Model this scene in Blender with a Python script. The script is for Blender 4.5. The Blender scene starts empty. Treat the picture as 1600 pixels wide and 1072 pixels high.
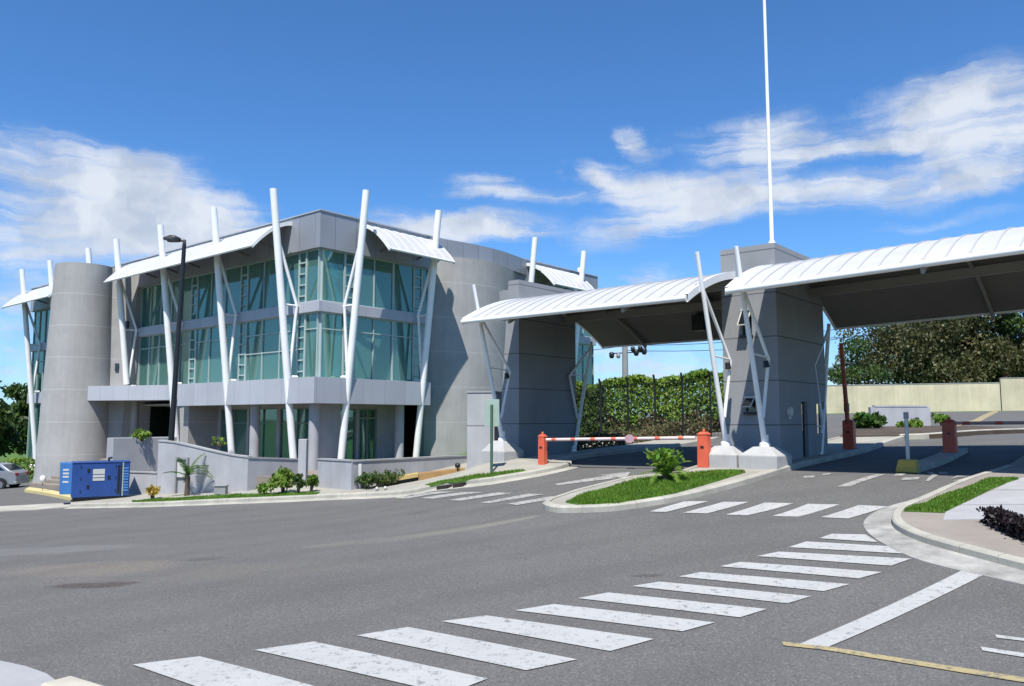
import bpy, bmesh, math, random
import numpy as np
from mathutils import Vector, Matrix
from mathutils.geometry import delaunay_2d_cdt
R = math.radians
rnd = random.Random(7)
SC = bpy.context.scene
COL = SC.collection
# ------------------------------------------------------------------ camera
HCAM = 3.2
PITCH = math.atan(119/1250)
cd = bpy.data.cameras.new('camera'); cam = bpy.data.objects.new('camera', cd); COL.objects.link(cam)
cam.location = (0, 0, HCAM); cam.rotation_euler = (math.pi/2 + PITCH, 0, 0)
cd.sensor_width = 36; cd.lens = 36*1250/1600; cd.clip_end = 5000; cd.clip_start = .1
SC.camera = cam
# ------------------------------------------------------------------ light
SUN_EL, SUN_DIR = R(60), (-.2, -.98)
W = bpy.data.worlds.new('World'); SC.world = W; W.use_nodes = True
nt = W.node_tree; nt.nodes.clear()
def N(t, typ, **k):
    n = t.nodes.new(typ)
    for a, b in k.items(): setattr(n, a, b)
    return n
sky = N(nt, 'ShaderNodeTexSky', sky_type='NISHITA', sun_disc=False, sun_elevation=SUN_EL,
        sun_rotation=math.atan2(SUN_DIR[0], SUN_DIR[1]), altitude=1100, air_density=1.0, dust_density=0.6, ozone_density=2.2)
def math_node(t, op, a, b=None, c=None, clamp=False):
    n = N(t, 'ShaderNodeMath', operation=op, use_clamp=clamp)
    for i, x in enumerate((a, b, c)):
        if x is None: continue
        if hasattr(x, 'is_output'): t.links.new(x, n.inputs[i])
        else: n.inputs[i].default_value = x
    return n.outputs[0]
tc = N(nt, 'ShaderNodeTexCoord'); sep = N(nt, 'ShaderNodeSeparateXYZ'); nt.links.new(tc.outputs['Generated'], sep.inputs[0])
az = math_node(nt, 'MULTIPLY', math_node(nt, 'ARCTAN2', sep.outputs[0], sep.outputs[1]), 57.2958)
el = math_node(nt, 'MULTIPLY', math_node(nt, 'ARCSINE', sep.outputs[2]), 57.2958)
cb = N(nt, 'ShaderNodeCombineXYZ'); nt.links.new(az, cb.inputs[0]); nt.links.new(el, cb.inputs[1])
def noise(t, vec, scale, detail=5, rough=.55, dist=0., mapscale=None, w=None):
    if mapscale:
        mp = N(t, 'ShaderNodeMapping'); mp.inputs['Scale'].default_value = mapscale; t.links.new(vec, mp.inputs[0]); vec = mp.outputs[0]
    n = N(t, 'ShaderNodeTexNoise'); n.inputs['Scale'].default_value = scale; n.inputs['Detail'].default_value = detail
    n.inputs['Roughness'].default_value = rough; n.inputs['Distortion'].default_value = dist
    t.links.new(vec, n.inputs['Vector']); return n
warp = noise(nt, cb.outputs[0], .16, 6, .6)
ws = N(nt, 'ShaderNodeVectorMath', operation='SUBTRACT'); nt.links.new(warp.outputs['Color'], ws.inputs[0]); ws.inputs[1].default_value = (.5, .5, .5)
wm = N(nt, 'ShaderNodeVectorMath', operation='MULTIPLY'); nt.links.new(ws.outputs[0], wm.inputs[0]); wm.inputs[1].default_value = (9, 2.4, 0)
wa = N(nt, 'ShaderNodeVectorMath', operation='ADD'); nt.links.new(wm.outputs[0], wa.inputs[0]); nt.links.new(cb.outputs[0], wa.inputs[1])
# clouds by azimuth and elevation on the sky, in degrees: (azimuth, elevation, half width, half height, tilt, weight)
CLOUDS = [(-30.22, 15.39, 6.51, 1.98, -5, 0.9),(-23.84, 14.82, 5.37, 1.89, -12, 0.9),(-27.93, 12.54, 6.09, 1.82, 0, 0.8),(-20.96, 13.01, 5.2, 1.71, 0, 0.7),(-32.29, 8.72, 3.93, 2.33, 0, 0.5),(-1.88, 16.34, 3.02, 0.92, -5, 0.8),(2.81, 15.89, 5.49, 0.46, -2, 0.5),(-6.97, 14.03, 4.97, 0.91, 0, 0.35),(-3.73, 13.43, 5.94, 0.92, 3, 0.5),(9.81, 19.27, 1.69, 0.9, -35, 0.8),(6.32, 17.26, 2.27, 0.64, -25, 0.7),(9.31, 16.58, 4.47, 1.09, -8, 0.8),(14.67, 15.63, 6.44, 1.33, 0, 0.9),(10.17, 13.78, 6.22, 1.26, 10, 0.8),(22.25, 14.98, 9.43, 1.02, 4, 0.9),(30.18, 14.5, 5.83, 0.63, 8, 0.7),(17.81, 18.96, 4.99, 1.48, 0, 0.95),(22.35, 17.64, 6.67, 0.68, 0, 0.7),(27.88, 19.43, 3.58, 1.7, 15, 0.95),(31.18, 20.16, 2.69, 1.18, 10, 0.6),(32.23, 17.16, 3.61, 2.33, 10, 0.95),(28.87, 17.03, 3.17, 0.96, 0, 0.6),(9.88, 10.14, 3.12, 0.99, 0, 0.6),(9.1, 3.61, 7.6, 1.81, 0, 0.7),(-31.74, 4.47, 2.32, 3.51, 0, 0.45),(23.76, 2.71, 3.46, 1.26, 0, 0.8),(27.93, 12.54, 5.73, 0.41, 5, 0.35)]
CLOUDS += [(-26, 11.3, 8, 1.7, 3, .75), (-19, 11.0, 4, 1.2, 0, .6), (-7, 13.4, 6, 1.2, 4, .5), (-2, 13.6, 6, 1.0, 4, .5), (24, 8.6, 7, .8, 0, .35), (60, 24, 12, 3, 10, .8), (-60, 22, 12, 3, 0, .8)]
acc = None
for (a, e, w_, h_, rot, wt) in CLOUDS:
    mp = N(nt, 'ShaderNodeMapping', vector_type='TEXTURE'); nt.links.new(wa.outputs[0], mp.inputs[0])
    mp.inputs['Location'].default_value = (a, e, 0); mp.inputs['Rotation'].default_value = (0, 0, R(rot)); mp.inputs['Scale'].default_value = (w_*1.35, h_*1.55, 1)
    g = N(nt, 'ShaderNodeTexGradient', gradient_type='SPHERICAL'); nt.links.new(mp.outputs[0], g.inputs[0])
    acc = math_node(nt, 'MULTIPLY_ADD', g.outputs['Fac'], wt*1.5, acc if acc else 0.)
fine = noise(nt, wa.outputs[0], .62, 9, .60, .5, (.22, 1.9, 1))
fm = math_node(nt, 'MULTIPLY_ADD', fine.outputs['Fac'], 3.2, -1.45)
base_cl = math_node(nt, 'ADD', acc, math_node(nt, 'MULTIPLY', fm, math_node(nt, 'MINIMUM', math_node(nt, 'MULTIPLY', acc, 1.6), .8)))
cov = N(nt, 'ShaderNodeMapRange', interpolation_type='SMOOTHSTEP'); nt.links.new(base_cl, cov.inputs[0])
cov.inputs[1].default_value = .0; cov.inputs[2].default_value = 1.75; cov.inputs[3].default_value = 0; cov.inputs[4].default_value = .95
# thin veil low on the sky
veil = N(nt, 'ShaderNodeMapRange', interpolation_type='SMOOTHSTEP'); nt.links.new(el, veil.inputs[0])
veil.inputs[1].default_value = 14; veil.inputs[2].default_value = -2; veil.inputs[3].default_value = 0; veil.inputs[4].default_value = .34
cv = math_node(nt, 'MAXIMUM', cov.outputs[0], veil.outputs[0])
shade = noise(nt, wa.outputs[0], .3, 4, .5)
cr = N(nt, 'ShaderNodeValToRGB'); nt.links.new(shade.outputs['Fac'], cr.inputs[0])
cr.color_ramp.elements[0].position = .35; cr.color_ramp.elements[0].color = (4.9, 5.6, 6.8, 1)
cr.color_ramp.elements[1].position = .6; cr.color_ramp.elements[1].color = (7.2, 7.7, 8.5, 1)
tint = N(nt, 'ShaderNodeMix', data_type='RGBA', blend_type='MULTIPLY'); tint.inputs[0].default_value = 1
nt.links.new(sky.outputs[0], tint.inputs[6]); tint.inputs[7].default_value = (.68, 1.19, 1.66, 1)
mx = N(nt, 'ShaderNodeMix', data_type='RGBA'); nt.links.new(cv, mx.inputs[0]); nt.links.new(tint.outputs[2], mx.inputs[6]); nt.links.new(cr.outputs[0], mx.inputs[7])
bg = N(nt, 'ShaderNodeBackground'); bg.inputs[1].default_value = .077; nt.links.new(mx.outputs[2], bg.inputs[0])
wo = N(nt, 'ShaderNodeOutputWorld'); nt.links.new(bg.outputs[0], wo.inputs[0])
sl = bpy.data.lights.new('sun', 'SUN'); sl.energy = 5.0; sl.angle = R(.5); sl.color = (1, .955, .88)
so = bpy.data.objects.new('sun', sl); COL.objects.link(so)
sv = Vector((SUN_DIR[0]*math.cos(SUN_EL), SUN_DIR[1]*math.cos(SUN_EL), math.sin(SUN_EL)))
so.rotation_euler = sv.to_track_quat('Z', 'Y').to_euler(); so.location = (0, -20, 60)
SC.view_settings.view_transform = 'Standard'; SC.view_settings.look = 'None'; SC.view_settings.exposure = .5; SC.view_settings.gamma = 1
SC.cycles.max_bounces = 8; SC.cycles.transparent_max_bounces = 16; SC.cycles.caustics_reflective = False; SC.cycles.caustics_refractive = False

# ------------------------------------------------------------------ frames
CU, SU = math.cos(R(40)), math.sin(R(40))
UU = np.array([CU, -SU]); VV = np.array([SU, CU])
GO = np.array([4.7, 21.0]); BO = np.array([-8.73, 36.0])
def fw(O, s, t): p = O + UU*s + VV*t; return (float(p[0]), float(p[1]))
def gw(s, t): return fw(GO, s, t)
def bw(s, t): return fw(BO, s, t)
# ------------------------------------------------------------------ terrain
TP = [(0,0,.6),(0,-25,.5),(-1,9.5,.6),(-5,7,.5),(5,8,.7),(8,12,1.1),(6,16.5,1.22),(-10,5,.3),(-10,20,.28),(-13,30,0.),(-22,36,-.3),
      (-30,47,-.75),(-38,40,-.9),(-50,60,-1),(-6.6,30,.5),(-10.2,31.5,.3),(-3.5,27.2,.62),(-1.7,29.5,1.2),(-15,36,.05),(14,8,1.2),(25,10,1.6),(25,25,2.2),
      (-8,38,.7),(-20,50,0),(4,40,2.1),(10.5,42,2.65),(-2,45,1.8),(28,70,3.8),(45,70,4.05),(10,70,3.2),(20.8,40,2.79),(60,30,3),(-30,80,0),(-60,20,-1),(-30,0,0),(40,-20,1)]
TP += [(*gw(s, t), z) for s, t, z in [(-8.5,1.5,1.6),(-6.1,1.5,1.62),(-.4,1.5,1.76),(4.5,2.8,1.88),(6,0,1.7),(6,5,1.93),(1.5,9,2.12),(4.4,7.5,2.1),(1.6,12,2.38),(8,12,2.5),(-6,12,2.15),(-7,8,1.95),(0,-3,1.25),(4,-4,1.15),(-1.2,-4.3,1.03),(-7,-1.9,.92)]]
_P = np.array(TP); _n = len(_P)
def _tps(d2): return np.where(d2 > 1e-9, .5*d2*np.log(d2+1e-12), 0)
def _solve():
    xy = _P[:, :2]/30; D = ((xy[:, None]-xy[None])**2).sum(-1)
    A = np.zeros((_n+3, _n+3)); A[:_n, :_n] = _tps(D) + np.eye(_n)*2e-4
    A[:_n, _n] = 1; A[:_n, _n+1:] = xy; A[_n, :_n] = 1; A[_n+1:, :_n] = xy.T
    return np.linalg.solve(A, np.concatenate([_P[:, 2], [0, 0, 0]])), xy
_w, _xy = _solve()
def hh(xy):
    q = np.atleast_2d(np.array(xy, float)); far = np.maximum(1, np.sqrt(((q-[0, 30])**2).sum(1))/75)
    q = ([0, 30]+(q-[0, 30])/far[:, None])/30
    D = ((q[:, None]-_xy[None])**2).sum(-1)
    return np.clip(_tps(D)@_w[:_n] + _w[_n] + q@_w[_n+1:], -1.6, 6)
def h(x, y): return float(hh([(x, y)])[0])
_F = np.array([0, math.cos(PITCH), math.sin(PITCH)]); _U = np.array([0, -math.sin(PITCH), math.cos(PITCH)])
def gp(px, py, dz=0.):
    """where the ground (plus dz) lies that the photograph shows at this pixel"""
    r = _F + np.array([1., 0, 0])*(px-800)/1250 + _U*(536-py)/1250; r /= r[1]
    ys = np.arange(3, 90, .12); P = np.array([0, 0, HCAM]) + r*ys[:, None]
    d = P[:, 2] - hh(P[:, :2]) - dz
    k = np.where(d <= 0)[0]; i = k[0] if len(k) else len(ys)-1
    t = ys[i-1] + .12*d[i-1]/(d[i-1]-d[i]) if len(k) and i > 0 else ys[i]
    return (float(r[0]*t), float(t))
# ------------------------------------------------------------------ materials
MATS = {}
KA = .68    # all base colours share this scale
def mat(name, col=(.5, .5, .5), rough=.6, var=.12, vscale=1.5, metallic=0., bump=0., bscale=60, spec=.5, streak=0., joints=None, panels=None, col2=None, clearcoat=0., island=0., fine=0., trans=0.):
    if name in MATS: return MATS[name]
    col = tuple(c*KA for c in col); col2 = tuple(c*KA for c in col2) if col2 else None
    if joints: joints = (*joints[:3], tuple(c*KA for c in joints[3]))
    if panels: panels = (*panels[:2], tuple(c*KA for c in panels[2]))
    m = bpy.data.materials.new(name); m.use_nodes = True; t = m.node_tree; b = t.nodes['Principled BSDF']
    b.inputs['Roughness'].default_value = rough; b.inputs['Metallic'].default_value = metallic; b.inputs['Specular IOR Level'].default_value = spec
    b.inputs['Coat Weight'].default_value = clearcoat
    if trans: b.inputs['Transmission Weight'].default_value = trans
    g = N(t, 'ShaderNodeNewGeometry'); pos = g.outputs['Position']
    n = noise(t, pos, vscale, 6, .6)
    mx = N(t, 'ShaderNodeMix', data_type='RGBA'); t.links.new(n.outputs['Fac'], mx.inputs[0])
    c2 = col2 or tuple(min(1, c*(1+var)) for c in col); c1 = tuple(c*(1-var) for c in col) if not col2 else col
    mr = N(t, 'ShaderNodeMapRange'); t.links.new(n.outputs['Fac'], mr.inputs[0]); mr.inputs[1].default_value = .3; mr.inputs[2].default_value = .7
    t.links.new(mr.outputs[0], mx.inputs[0]); mx.inputs[6].default_value = (*c1, 1); mx.inputs[7].default_value = (*c2, 1)
    out = mx.outputs[2]
    def mul(fac, c, amount=None):
        nonlocal out
        k = N(t, 'ShaderNodeMix', data_type='RGBA', blend_type='MIX'); t.links.new(fac, k.inputs[0]); t.links.new(out, k.inputs[6]); k.inputs[7].default_value = (*c, 1); out = k.outputs[2]
    if fine:
        f = noise(t, pos, 45, 3, .7); hs = N(t, 'ShaderNodeHueSaturation'); t.links.new(out, hs.inputs['Color'])
        t.links.new(math_node(t, 'MULTIPLY_ADD', f.outputs['Fac'], fine*2, 1-fine), hs.inputs['Value']); out = hs.outputs[0]
    if island:
        hs = N(t, 'ShaderNodeHueSaturation'); t.links.new(out, hs.inputs['Color'])
        t.links.new(math_node(t, 'MULTIPLY_ADD', g.outputs['Random Per Island'], island*2, 1-island), hs.inputs['Value'])
        rr = N(t, 'ShaderNodeTexWhiteNoise', noise_dimensions='1D'); t.links.new(g.outputs['Random Per Island'], rr.inputs['W'])
        t.links.new(math_node(t, 'MULTIPLY_ADD', rr.outputs['Value'], .05, .475), hs.inputs['Hue']); out = hs.outputs[0]
    if streak:    # rain streaks and blotches of dirt
        sn = noise(t, pos, 1., 5, .65, .2, (3.2, 3.2, .22)); sb = noise(t, pos, .55, 5, .6)
        v1 = math_node(t, 'MULTIPLY_ADD', sn.outputs['Fac'], streak*2, 1-streak); v2 = math_node(t, 'MULTIPLY_ADD', sb.outputs['Fac'], streak*1.6, 1-streak*.8)
        hs = N(t, 'ShaderNodeHueSaturation'); t.links.new(out, hs.inputs['Color']); t.links.new(math_node(t, 'MULTIPLY', v1, v2), hs.inputs['Value']); out = hs.outputs[0]
    if joints:    # horizontal reveal lines: (z0, spacing, width, colour)
        sp = N(t, 'ShaderNodeSeparateXYZ'); t.links.new(pos, sp.inputs[0])
        fr = math_node(t, 'FRACT', math_node(t, 'DIVIDE', math_node(t, 'SUBTRACT', sp.outputs[2], joints[0]-50*joints[1]), joints[1]))
        mul(math_node(t, 'LESS_THAN', fr, joints[2]/joints[1]), joints[3])
    if panels:    # vertical panel seams along the building's own axes: (spacing, width, colour)
        vr = N(t, 'ShaderNodeVectorRotate', rotation_type='Z_AXIS'); t.links.new(pos, vr.inputs['Vector']); vr.inputs['Angle'].default_value = R(40)
        vr.inputs['Center'].default_value = (BO[0], BO[1], 0)
        sp = N(t, 'ShaderNodeSeparateXYZ'); t.links.new(vr.outputs[0], sp.inputs[0])
        sm = math_node(t, 'ADD', sp.outputs[0], sp.outputs[1]); q = math_node(t, 'DIVIDE', math_node(t, 'ADD', sm, 100), panels[0])
        fl = N(t, 'ShaderNodeTexWhiteNoise', noise_dimensions='1D'); t.links.new(math_node(t, 'FLOOR', q), fl.inputs['W'])
        hs = N(t, 'ShaderNodeHueSaturation'); t.links.new(out, hs.inputs['Color']); t.links.new(math_node(t, 'MULTIPLY_ADD', fl.outputs['Value'], .14, .93), hs.inputs['Value']); out = hs.outputs[0]
        mul(math_node(t, 'LESS_THAN', math_node(t, 'FRACT', q), panels[1]/panels[0]), panels[2])
    t.links.new(out, b.inputs['Base Color'])
    if bump:
        nb = noise(t, pos, bscale, 4, .6); bp = N(t, 'ShaderNodeBump'); bp.inputs['Strength'].default_value = bump; bp.inputs['Distance'].default_value = .02
        t.links.new(nb.outputs['Fac'], bp.inputs['Height']); t.links.new(bp.outputs[0], b.inputs['Normal'])
    MATS[name] = m; return m
M_white = mat('white_steel_paint', (1.16, 1.16, 1.15), .35, .05, 2)
M_sheet = mat('white_roof_sheet', (.70, .70, .70), .45, .07, .8, streak=.09)
M_seam = mat('roof_seam_metal', (.62,.62,.63), .5, .05, 2)
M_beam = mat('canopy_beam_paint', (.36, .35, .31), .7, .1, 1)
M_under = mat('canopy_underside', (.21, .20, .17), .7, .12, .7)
M_stucco = mat('grey_stucco', (.455, .45, .44), .9, .09, .9, bump=.3, streak=.16, fine=.06, joints=(3.02, 1.83, .05, (.55, .55, .54)))
M_tower = mat('grey_tower_plaster', (.36, .37, .39), .85, .07, .8, bump=.25, streak=.12, fine=.06, joints=(3.02, 1.26, .035, (.16, .16, .17)))
M_wallg = mat('light_grey_plaster', (.50, .505, .53), .9, .08, 1.1, bump=.25, streak=.16, fine=.06)
M_box = mat('box_wall_plaster', (.50, .51, .53), .9, .06, 1.1, bump=.25, streak=.14, joints=(2.93, 2.6, .05, (.25, .25, .26)))
M_clad = mat('metal_cladding', (.43, .45, .50), .5, .06, .6, streak=.08, metallic=.2, panels=(1.22, .03, (.22, .23, .26)))
M_clad2 = mat('pale_cladding', (.56, .58, .64), .55, .05, .6, streak=.08, panels=(1.3, .025, (.36, .38, .42)))
M_concrete = mat('pedestal_concrete', (.55, .55, .54), .9, .12, 1.8, bump=.3, fine=.12, streak=.15)
M_kerb = mat('kerb_concrete', (.52, .50, .43), .9, .2, 1.4, bump=.4, fine=.2)
M_gutter = mat('gutter_concrete', (.42, .41, .38), .9, .32, 2.2, bump=.4, fine=.25, streak=.3)
M_walk = mat('pavement_concrete', (.44, .42, .36), .92, .16, .8, bump=.3, fine=.15)
M_slab = mat('pale_slab', (.46, .46, .47), .9, .14, .7, bump=.3, fine=.12, streak=.12)
M_brown = mat('tan_pavement', (.36, .32, .28), .92, .16, .9, bump=.3, fine=.15)
M_soil = mat('soil', (.10, .075, .05), .95, .35, 1.2, bump=.6, fine=.3)
M_lawn = mat('lawn', (.09, .19, .022), .95, .35, 2.5, bump=.6, fine=.3)
M_black = mat('black_steel', (.015, .015, .017), .4, .1, 3)
M_frame = mat('window_frame', (.52, .64, .62), .5, .05, 2)
M_frameg = mat('green_tinted_frame', (.22, .30, .25), .5, .05, 2)
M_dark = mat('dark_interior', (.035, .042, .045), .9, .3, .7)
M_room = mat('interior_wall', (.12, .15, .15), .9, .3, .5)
M_blind = mat('window_blind', (.62, .82, .76), .85, .2, 1.2)
M_blindp = mat('pale_blind', (1.1, 1.3, 1.2), .85, .08, 1.2)
M_red = mat('orange_red_paint', (.86, .15, .07), .6, .12, 3, fine=.08, streak=.15)
M_dred = mat('dark_red_paint', (.80, .13, .07), .5, .12, 3)
M_pink = mat('faded_arm_paint', (1.0, .80, .76), .5, .1, 2)
M_blue = mat('blue_steel', (.022, .08, .31), .5, .10, 1.2, streak=.16, fine=.05)
M_lblue = mat('lightened_blue_steel', (.05, .20, .52), .5, .08, 1.5)  # lighter blue for the sunlit end panel, also on the louvre
M_yel = mat('yellow_paint', (.62, .42, .07), .7, .2, 3, fine=.2)
M_ora = mat('ochre_paint', (.46, .27, .10), .7, .2, 2, fine=.2)
M_beige = mat('beige_wall', (.74, .655, .47), .9, .14, .5, bump=.2, streak=.2, panels=(2.6, .04, (.66, .57, .37)))
M_green = mat('green_steel', (.07, .16, .09), .5, .1, 3)
M_gsign = mat('pale_green_sign', (.42, .54, .46), .6, .08, 3)
M_bark = mat('bark', (.12, .09, .065), .95, .3, 4, bump=.8, bscale=25)
M_polec = mat('concrete_pole', (.36, .37, .37), .9, .1, 2)
M_silver = mat('silver_car_paint', (.42, .45, .50), .3, .03, 2, metallic=.35, clearcoat=.6)
M_tyre = mat('tyre', (.02, .02, .02), .9, .1, 5)
M_rim = mat('alloy', (.5, .5, .52), .35, .1, 5, metallic=.7)
M_cglass = mat('car_glass', (.015, .02, .025), .08, .1, 2, spec=.8)
M_step = mat('step_stone', (.34, .29, .24), .9, .15, 2, bump=.3, fine=.1)
M_plastic = mat('off_white_plastic', (.7, .7, .66), .5, .05, 3)
M_taill = mat('tail_light', (.35, .02, .02), .25, .05, 3)
def leafmat(name, c, isl=.5, trn=.25, c2=None, vs=.6):
    m = mat(name, c, .55, .3, vs, island=isl, spec=.35, col2=c2); t = m.node_tree
    b = t.nodes['Principled BSDF']; o = t.nodes['Material Output']
    tr = N(t, 'ShaderNodeBsdfTranslucent'); ms = N(t, 'ShaderNodeMixShader'); ms.inputs[0].default_value = trn
    t.links.new(b.inputs['Base Color'].links[0].from_socket, tr.inputs[0])
    t.links.new(b.outputs[0], ms.inputs[1]); t.links.new(tr.outputs[0], ms.inputs[2]); t.links.new(ms.outputs[0], o.inputs[0]); return m
L_hedge = leafmat('hedge_leaves', (.14, .26, .035), c2=(.30, .44, .06), isl=.38)
L_dry = leafmat('dry_leaves', (.14, .14, .055), c2=(.25, .20, .10), isl=.38)
L_tree = leafmat('tree_leaves', (.05, .10, .02), c2=(.10, .17, .035), isl=.38)
L_brown = leafmat('brownish_leaves', (.075, .10, .030), c2=(.165, .15, .055), isl=.38, vs=.35)
L_palm = leafmat('palm_leaves', (.05, .13, .02), c2=(.10, .2, .035), isl=.4)
L_lime = leafmat('lime_leaves', (.14, .30, .03), c2=(.24, .42, .05), isl=.4)
L_yel = leafmat('yellow_leaves', (.60, .42, .05), c2=(.75, .55, .10), isl=.3)
L_dark = leafmat('dark_purple_leaves', (.018, .014, .016), c2=(.05, .03, .035), isl=.38, vs=2.)
L_grass = leafmat('grass_blades', (.11, .24, .018), c2=(.19, .36, .035), isl=.45, vs=1.2)
def glassmat():
    m = bpy.data.materials.new('teal_glass'); m.use_nodes = True; t = m.node_tree; t.nodes.clear()
    g = N(t, 'ShaderNodeNewGeometry')
    n = noise(t, g.outputs['Position'], .45, 3, .5); 
    tr = N(t, 'ShaderNodeBsdfTransparent'); tr.inputs[0].default_value = (.66, .92, .84, 1)
    df = N(t, 'ShaderNodeBsdfDiffuse'); df.inputs[0].default_value = (.17, .39, .345, 1)
    gl = N(t, 'ShaderNodeBsdfGlossy'); gl.inputs['Roughness'].default_value = .03; gl.inputs[0].default_value = (.62, .86, .76, 1)
    bp = N(t, 'ShaderNodeBump'); bp.inputs['Strength'].default_value = .12; bp.inputs['Distance'].default_value = .05; t.links.new(n.outputs['Fac'], bp.inputs['Height']); t.links.new(bp.outputs[0], gl.inputs['Normal'])
    m1 = N(t, 'ShaderNodeMixShader'); m1.inputs[0].default_value = .36; t.links.new(tr.outputs[0], m1.inputs[1]); t.links.new(df.outputs[0], m1.inputs[2])
    fr = N(t, 'ShaderNodeFresnel'); fr.inputs[0].default_value = 1.6
    f2 = math_node(t, 'MULTIPLY_ADD', fr.outputs[0], .9, .11, clamp=True)
    m2 = N(t, 'ShaderNodeMixShader'); t.links.new(f2, m2.inputs[0]); t.links.new(m1.outputs[0], m2.inputs[1]); t.links.new(gl.outputs[0], m2.inputs[2])
    o = N(t, 'ShaderNodeOutputMaterial'); t.links.new(m2.outputs[0], o.inputs[0]); return m
M_glass = glassmat()
def asphaltmat():
    m = mat('asphalt', (.168, .164, .158), .92, .10, .35, bump=.5, bscale=90, fine=.28, spec=.3); t = m.node_tree; b = t.nodes['Principled BSDF']
    out = b.inputs['Base Color'].links[0].from_socket; g = N(t, 'ShaderNodeNewGeometry'); pos = g.outputs['Position']
    def over(fac, c):
        nonlocal out
        k = N(t, 'ShaderNodeMix', data_type='RGBA'); t.links.new(fac, k.inputs[0]); t.links.new(out, k.inputs[6]); k.inputs[7].default_value = (*c, 1); out = k.outputs[2]
    def blob(x, y, rx, ry, c, amt, rot=0., nz=.6):
        mp = N(t, 'ShaderNodeMapping', vector_type='TEXTURE'); mp.inputs['Location'].default_value = (x, y, 0); mp.inputs['Rotation'].default_value = (0, 0, rot); mp.inputs['Scale'].default_value = (rx, ry, 40)
        w = noise(t, pos, 1.1, 5, .65); s = N(t, 'ShaderNodeVectorMath', operation='MULTIPLY_ADD'); t.links.new(w.outputs['Color'], s.inputs[0]); s.inputs[1].default_value = (nz, nz, 0); s2 = N(t, 'ShaderNodeVectorMath', operation='ADD')
        t.links.new(pos, s2.inputs[0]); s2.inputs[1].default_value = (-nz/2, -nz/2, 0); t.links.new(s2.outputs[0], s.inputs[2]); t.links.new(s.outputs[0], mp.inputs[0])
        gr = N(t, 'ShaderNodeTexGradient', gradient_type='SPHERICAL'); t.links.new(mp.outputs[0], gr.inputs[0])
        r = N(t, 'ShaderNodeMapRange', interpolation_type='SMOOTHSTEP'); t.links.new(gr.outputs['Fac'], r.inputs[0]); r.inputs[1].default_value = .05; r.inputs[2].default_value = .5; r.inputs[4].default_value = amt
        over(r.outputs[0], c)
    # long lighter wheel tracks along the main road
    st = noise(t, pos, .5, 4, .6, .2, (.12, 1.1, 1)); r = N(t, 'ShaderNodeMapRange', interpolation_type='SMOOTHSTEP'); t.links.new(st.outputs['Fac'], r.inputs[0]); r.inputs[1].default_value = .5; r.inputs[2].default_value = .75; r.inputs[4].default_value = .35
    over(r.outputs[0], (.142, .137, .130))
    x, y = gp(145, 888); blob(x, y, 2.2, 1.1, (.20, .165, .13), .5)
    x, y = gp(300, 895); blob(x, y, 4.0, 1.2, (.155, .143, .122), .4)
    x, y = gp(150, 914); blob(x, y, .95, .34, (.055, .04, .035), .85, nz=.9)
    x, y = gp(322, 873); blob(x, y, .6, .25, (.075, .07, .065), .7)
    x, y = gp(1010, 899); blob(x, y, .28, .12, (.06, .05, .045), .8, nz=.3)
    x, y = gp(655, 802); blob(x, y, .5, .3, (.08, .078, .075), .6, nz=.3)
    for (a_, b_, c_, d_, w_, am) in ((470,856,700,832,.45,.45), (620,840,800,815,.34,.6), (740,824,850,804,.26,.75)):
        p_, q_ = gp(a_, b_), gp(c_, d_); blob((p_[0]+q_[0])/2, (p_[1]+q_[1])/2, math.dist(p_, q_)*.62, w_, (.20, .19, .16), am, math.atan2(q_[1]-p_[1], q_[0]-p_[0]), .25)
    x, y = gp(60, 860); blob(x, y, 3.5, .8, (.19, .19, .185), .4)
    # oil spots down the lanes, coarse aggregate, tyre arcs
    sp_ = noise(t, pos, 2.2, 3, .5); r = N(t, 'ShaderNodeMapRange', interpolation_type='SMOOTHSTEP'); t.links.new(sp_.outputs['Fac'], r.inputs[0]); r.inputs[1].default_value = .68; r.inputs[2].default_value = .78; r.inputs[4].default_value = .4
    over(r.outputs[0], (.075, .073, .07))
    ag = N(t, 'ShaderNodeTexVoronoi'); ag.inputs['Scale'].default_value = 55; t.links.new(pos, ag.inputs['Vector']); sa = N(t, 'ShaderNodeSeparateColor'); t.links.new(ag.outputs['Color'], sa.inputs[0])
    over(math_node(t, 'MULTIPLY', math_node(t, 'GREATER_THAN', sa.outputs[0], .86), .55), (.21, .205, .195)); over(math_node(t, 'MULTIPLY', math_node(t, 'LESS_THAN', sa.outputs[1], .14), .5), (.05, .05, .05))
    wv2 = N(t, 'ShaderNodeTexWave', wave_type='RINGS', rings_direction='Z'); mp2 = N(t, 'ShaderNodeMapping'); mp2.inputs['Location'].default_value = (-9, 2, 0); t.links.new(pos, mp2.inputs[0]); t.links.new(mp2.outputs[0], wv2.inputs['Vector'])
    wv2.inputs['Scale'].default_value = .16; wv2.inputs['Distortion'].default_value = 2.5; wv2.inputs['Detail'].default_value = 3; wv2.inputs['Detail Scale'].default_value = .6
    r = N(t, 'ShaderNodeMapRange', interpolation_type='SMOOTHSTEP'); t.links.new(wv2.outputs['Fac'], r.inputs[0]); r.inputs[1].default_value = .55; r.inputs[2].default_value = 1.; r.inputs[4].default_value = .22
    over(r.outputs[0], (.085, .083, .08))
    # sealed cracks
    vo = N(t, 'ShaderNodeTexVoronoi', feature='DISTANCE_TO_EDGE'); vo.inputs['Scale'].default_value = .28
    wv = noise(t, pos, .8, 4, .6); sm = N(t, 'ShaderNodeVectorMath', operation='ADD'); t.links.new(wv.outputs['Color'], sm.inputs[0]); t.links.new(pos, sm.inputs[1]); t.links.new(sm.outputs[0], vo.inputs['Vector'])
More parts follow.
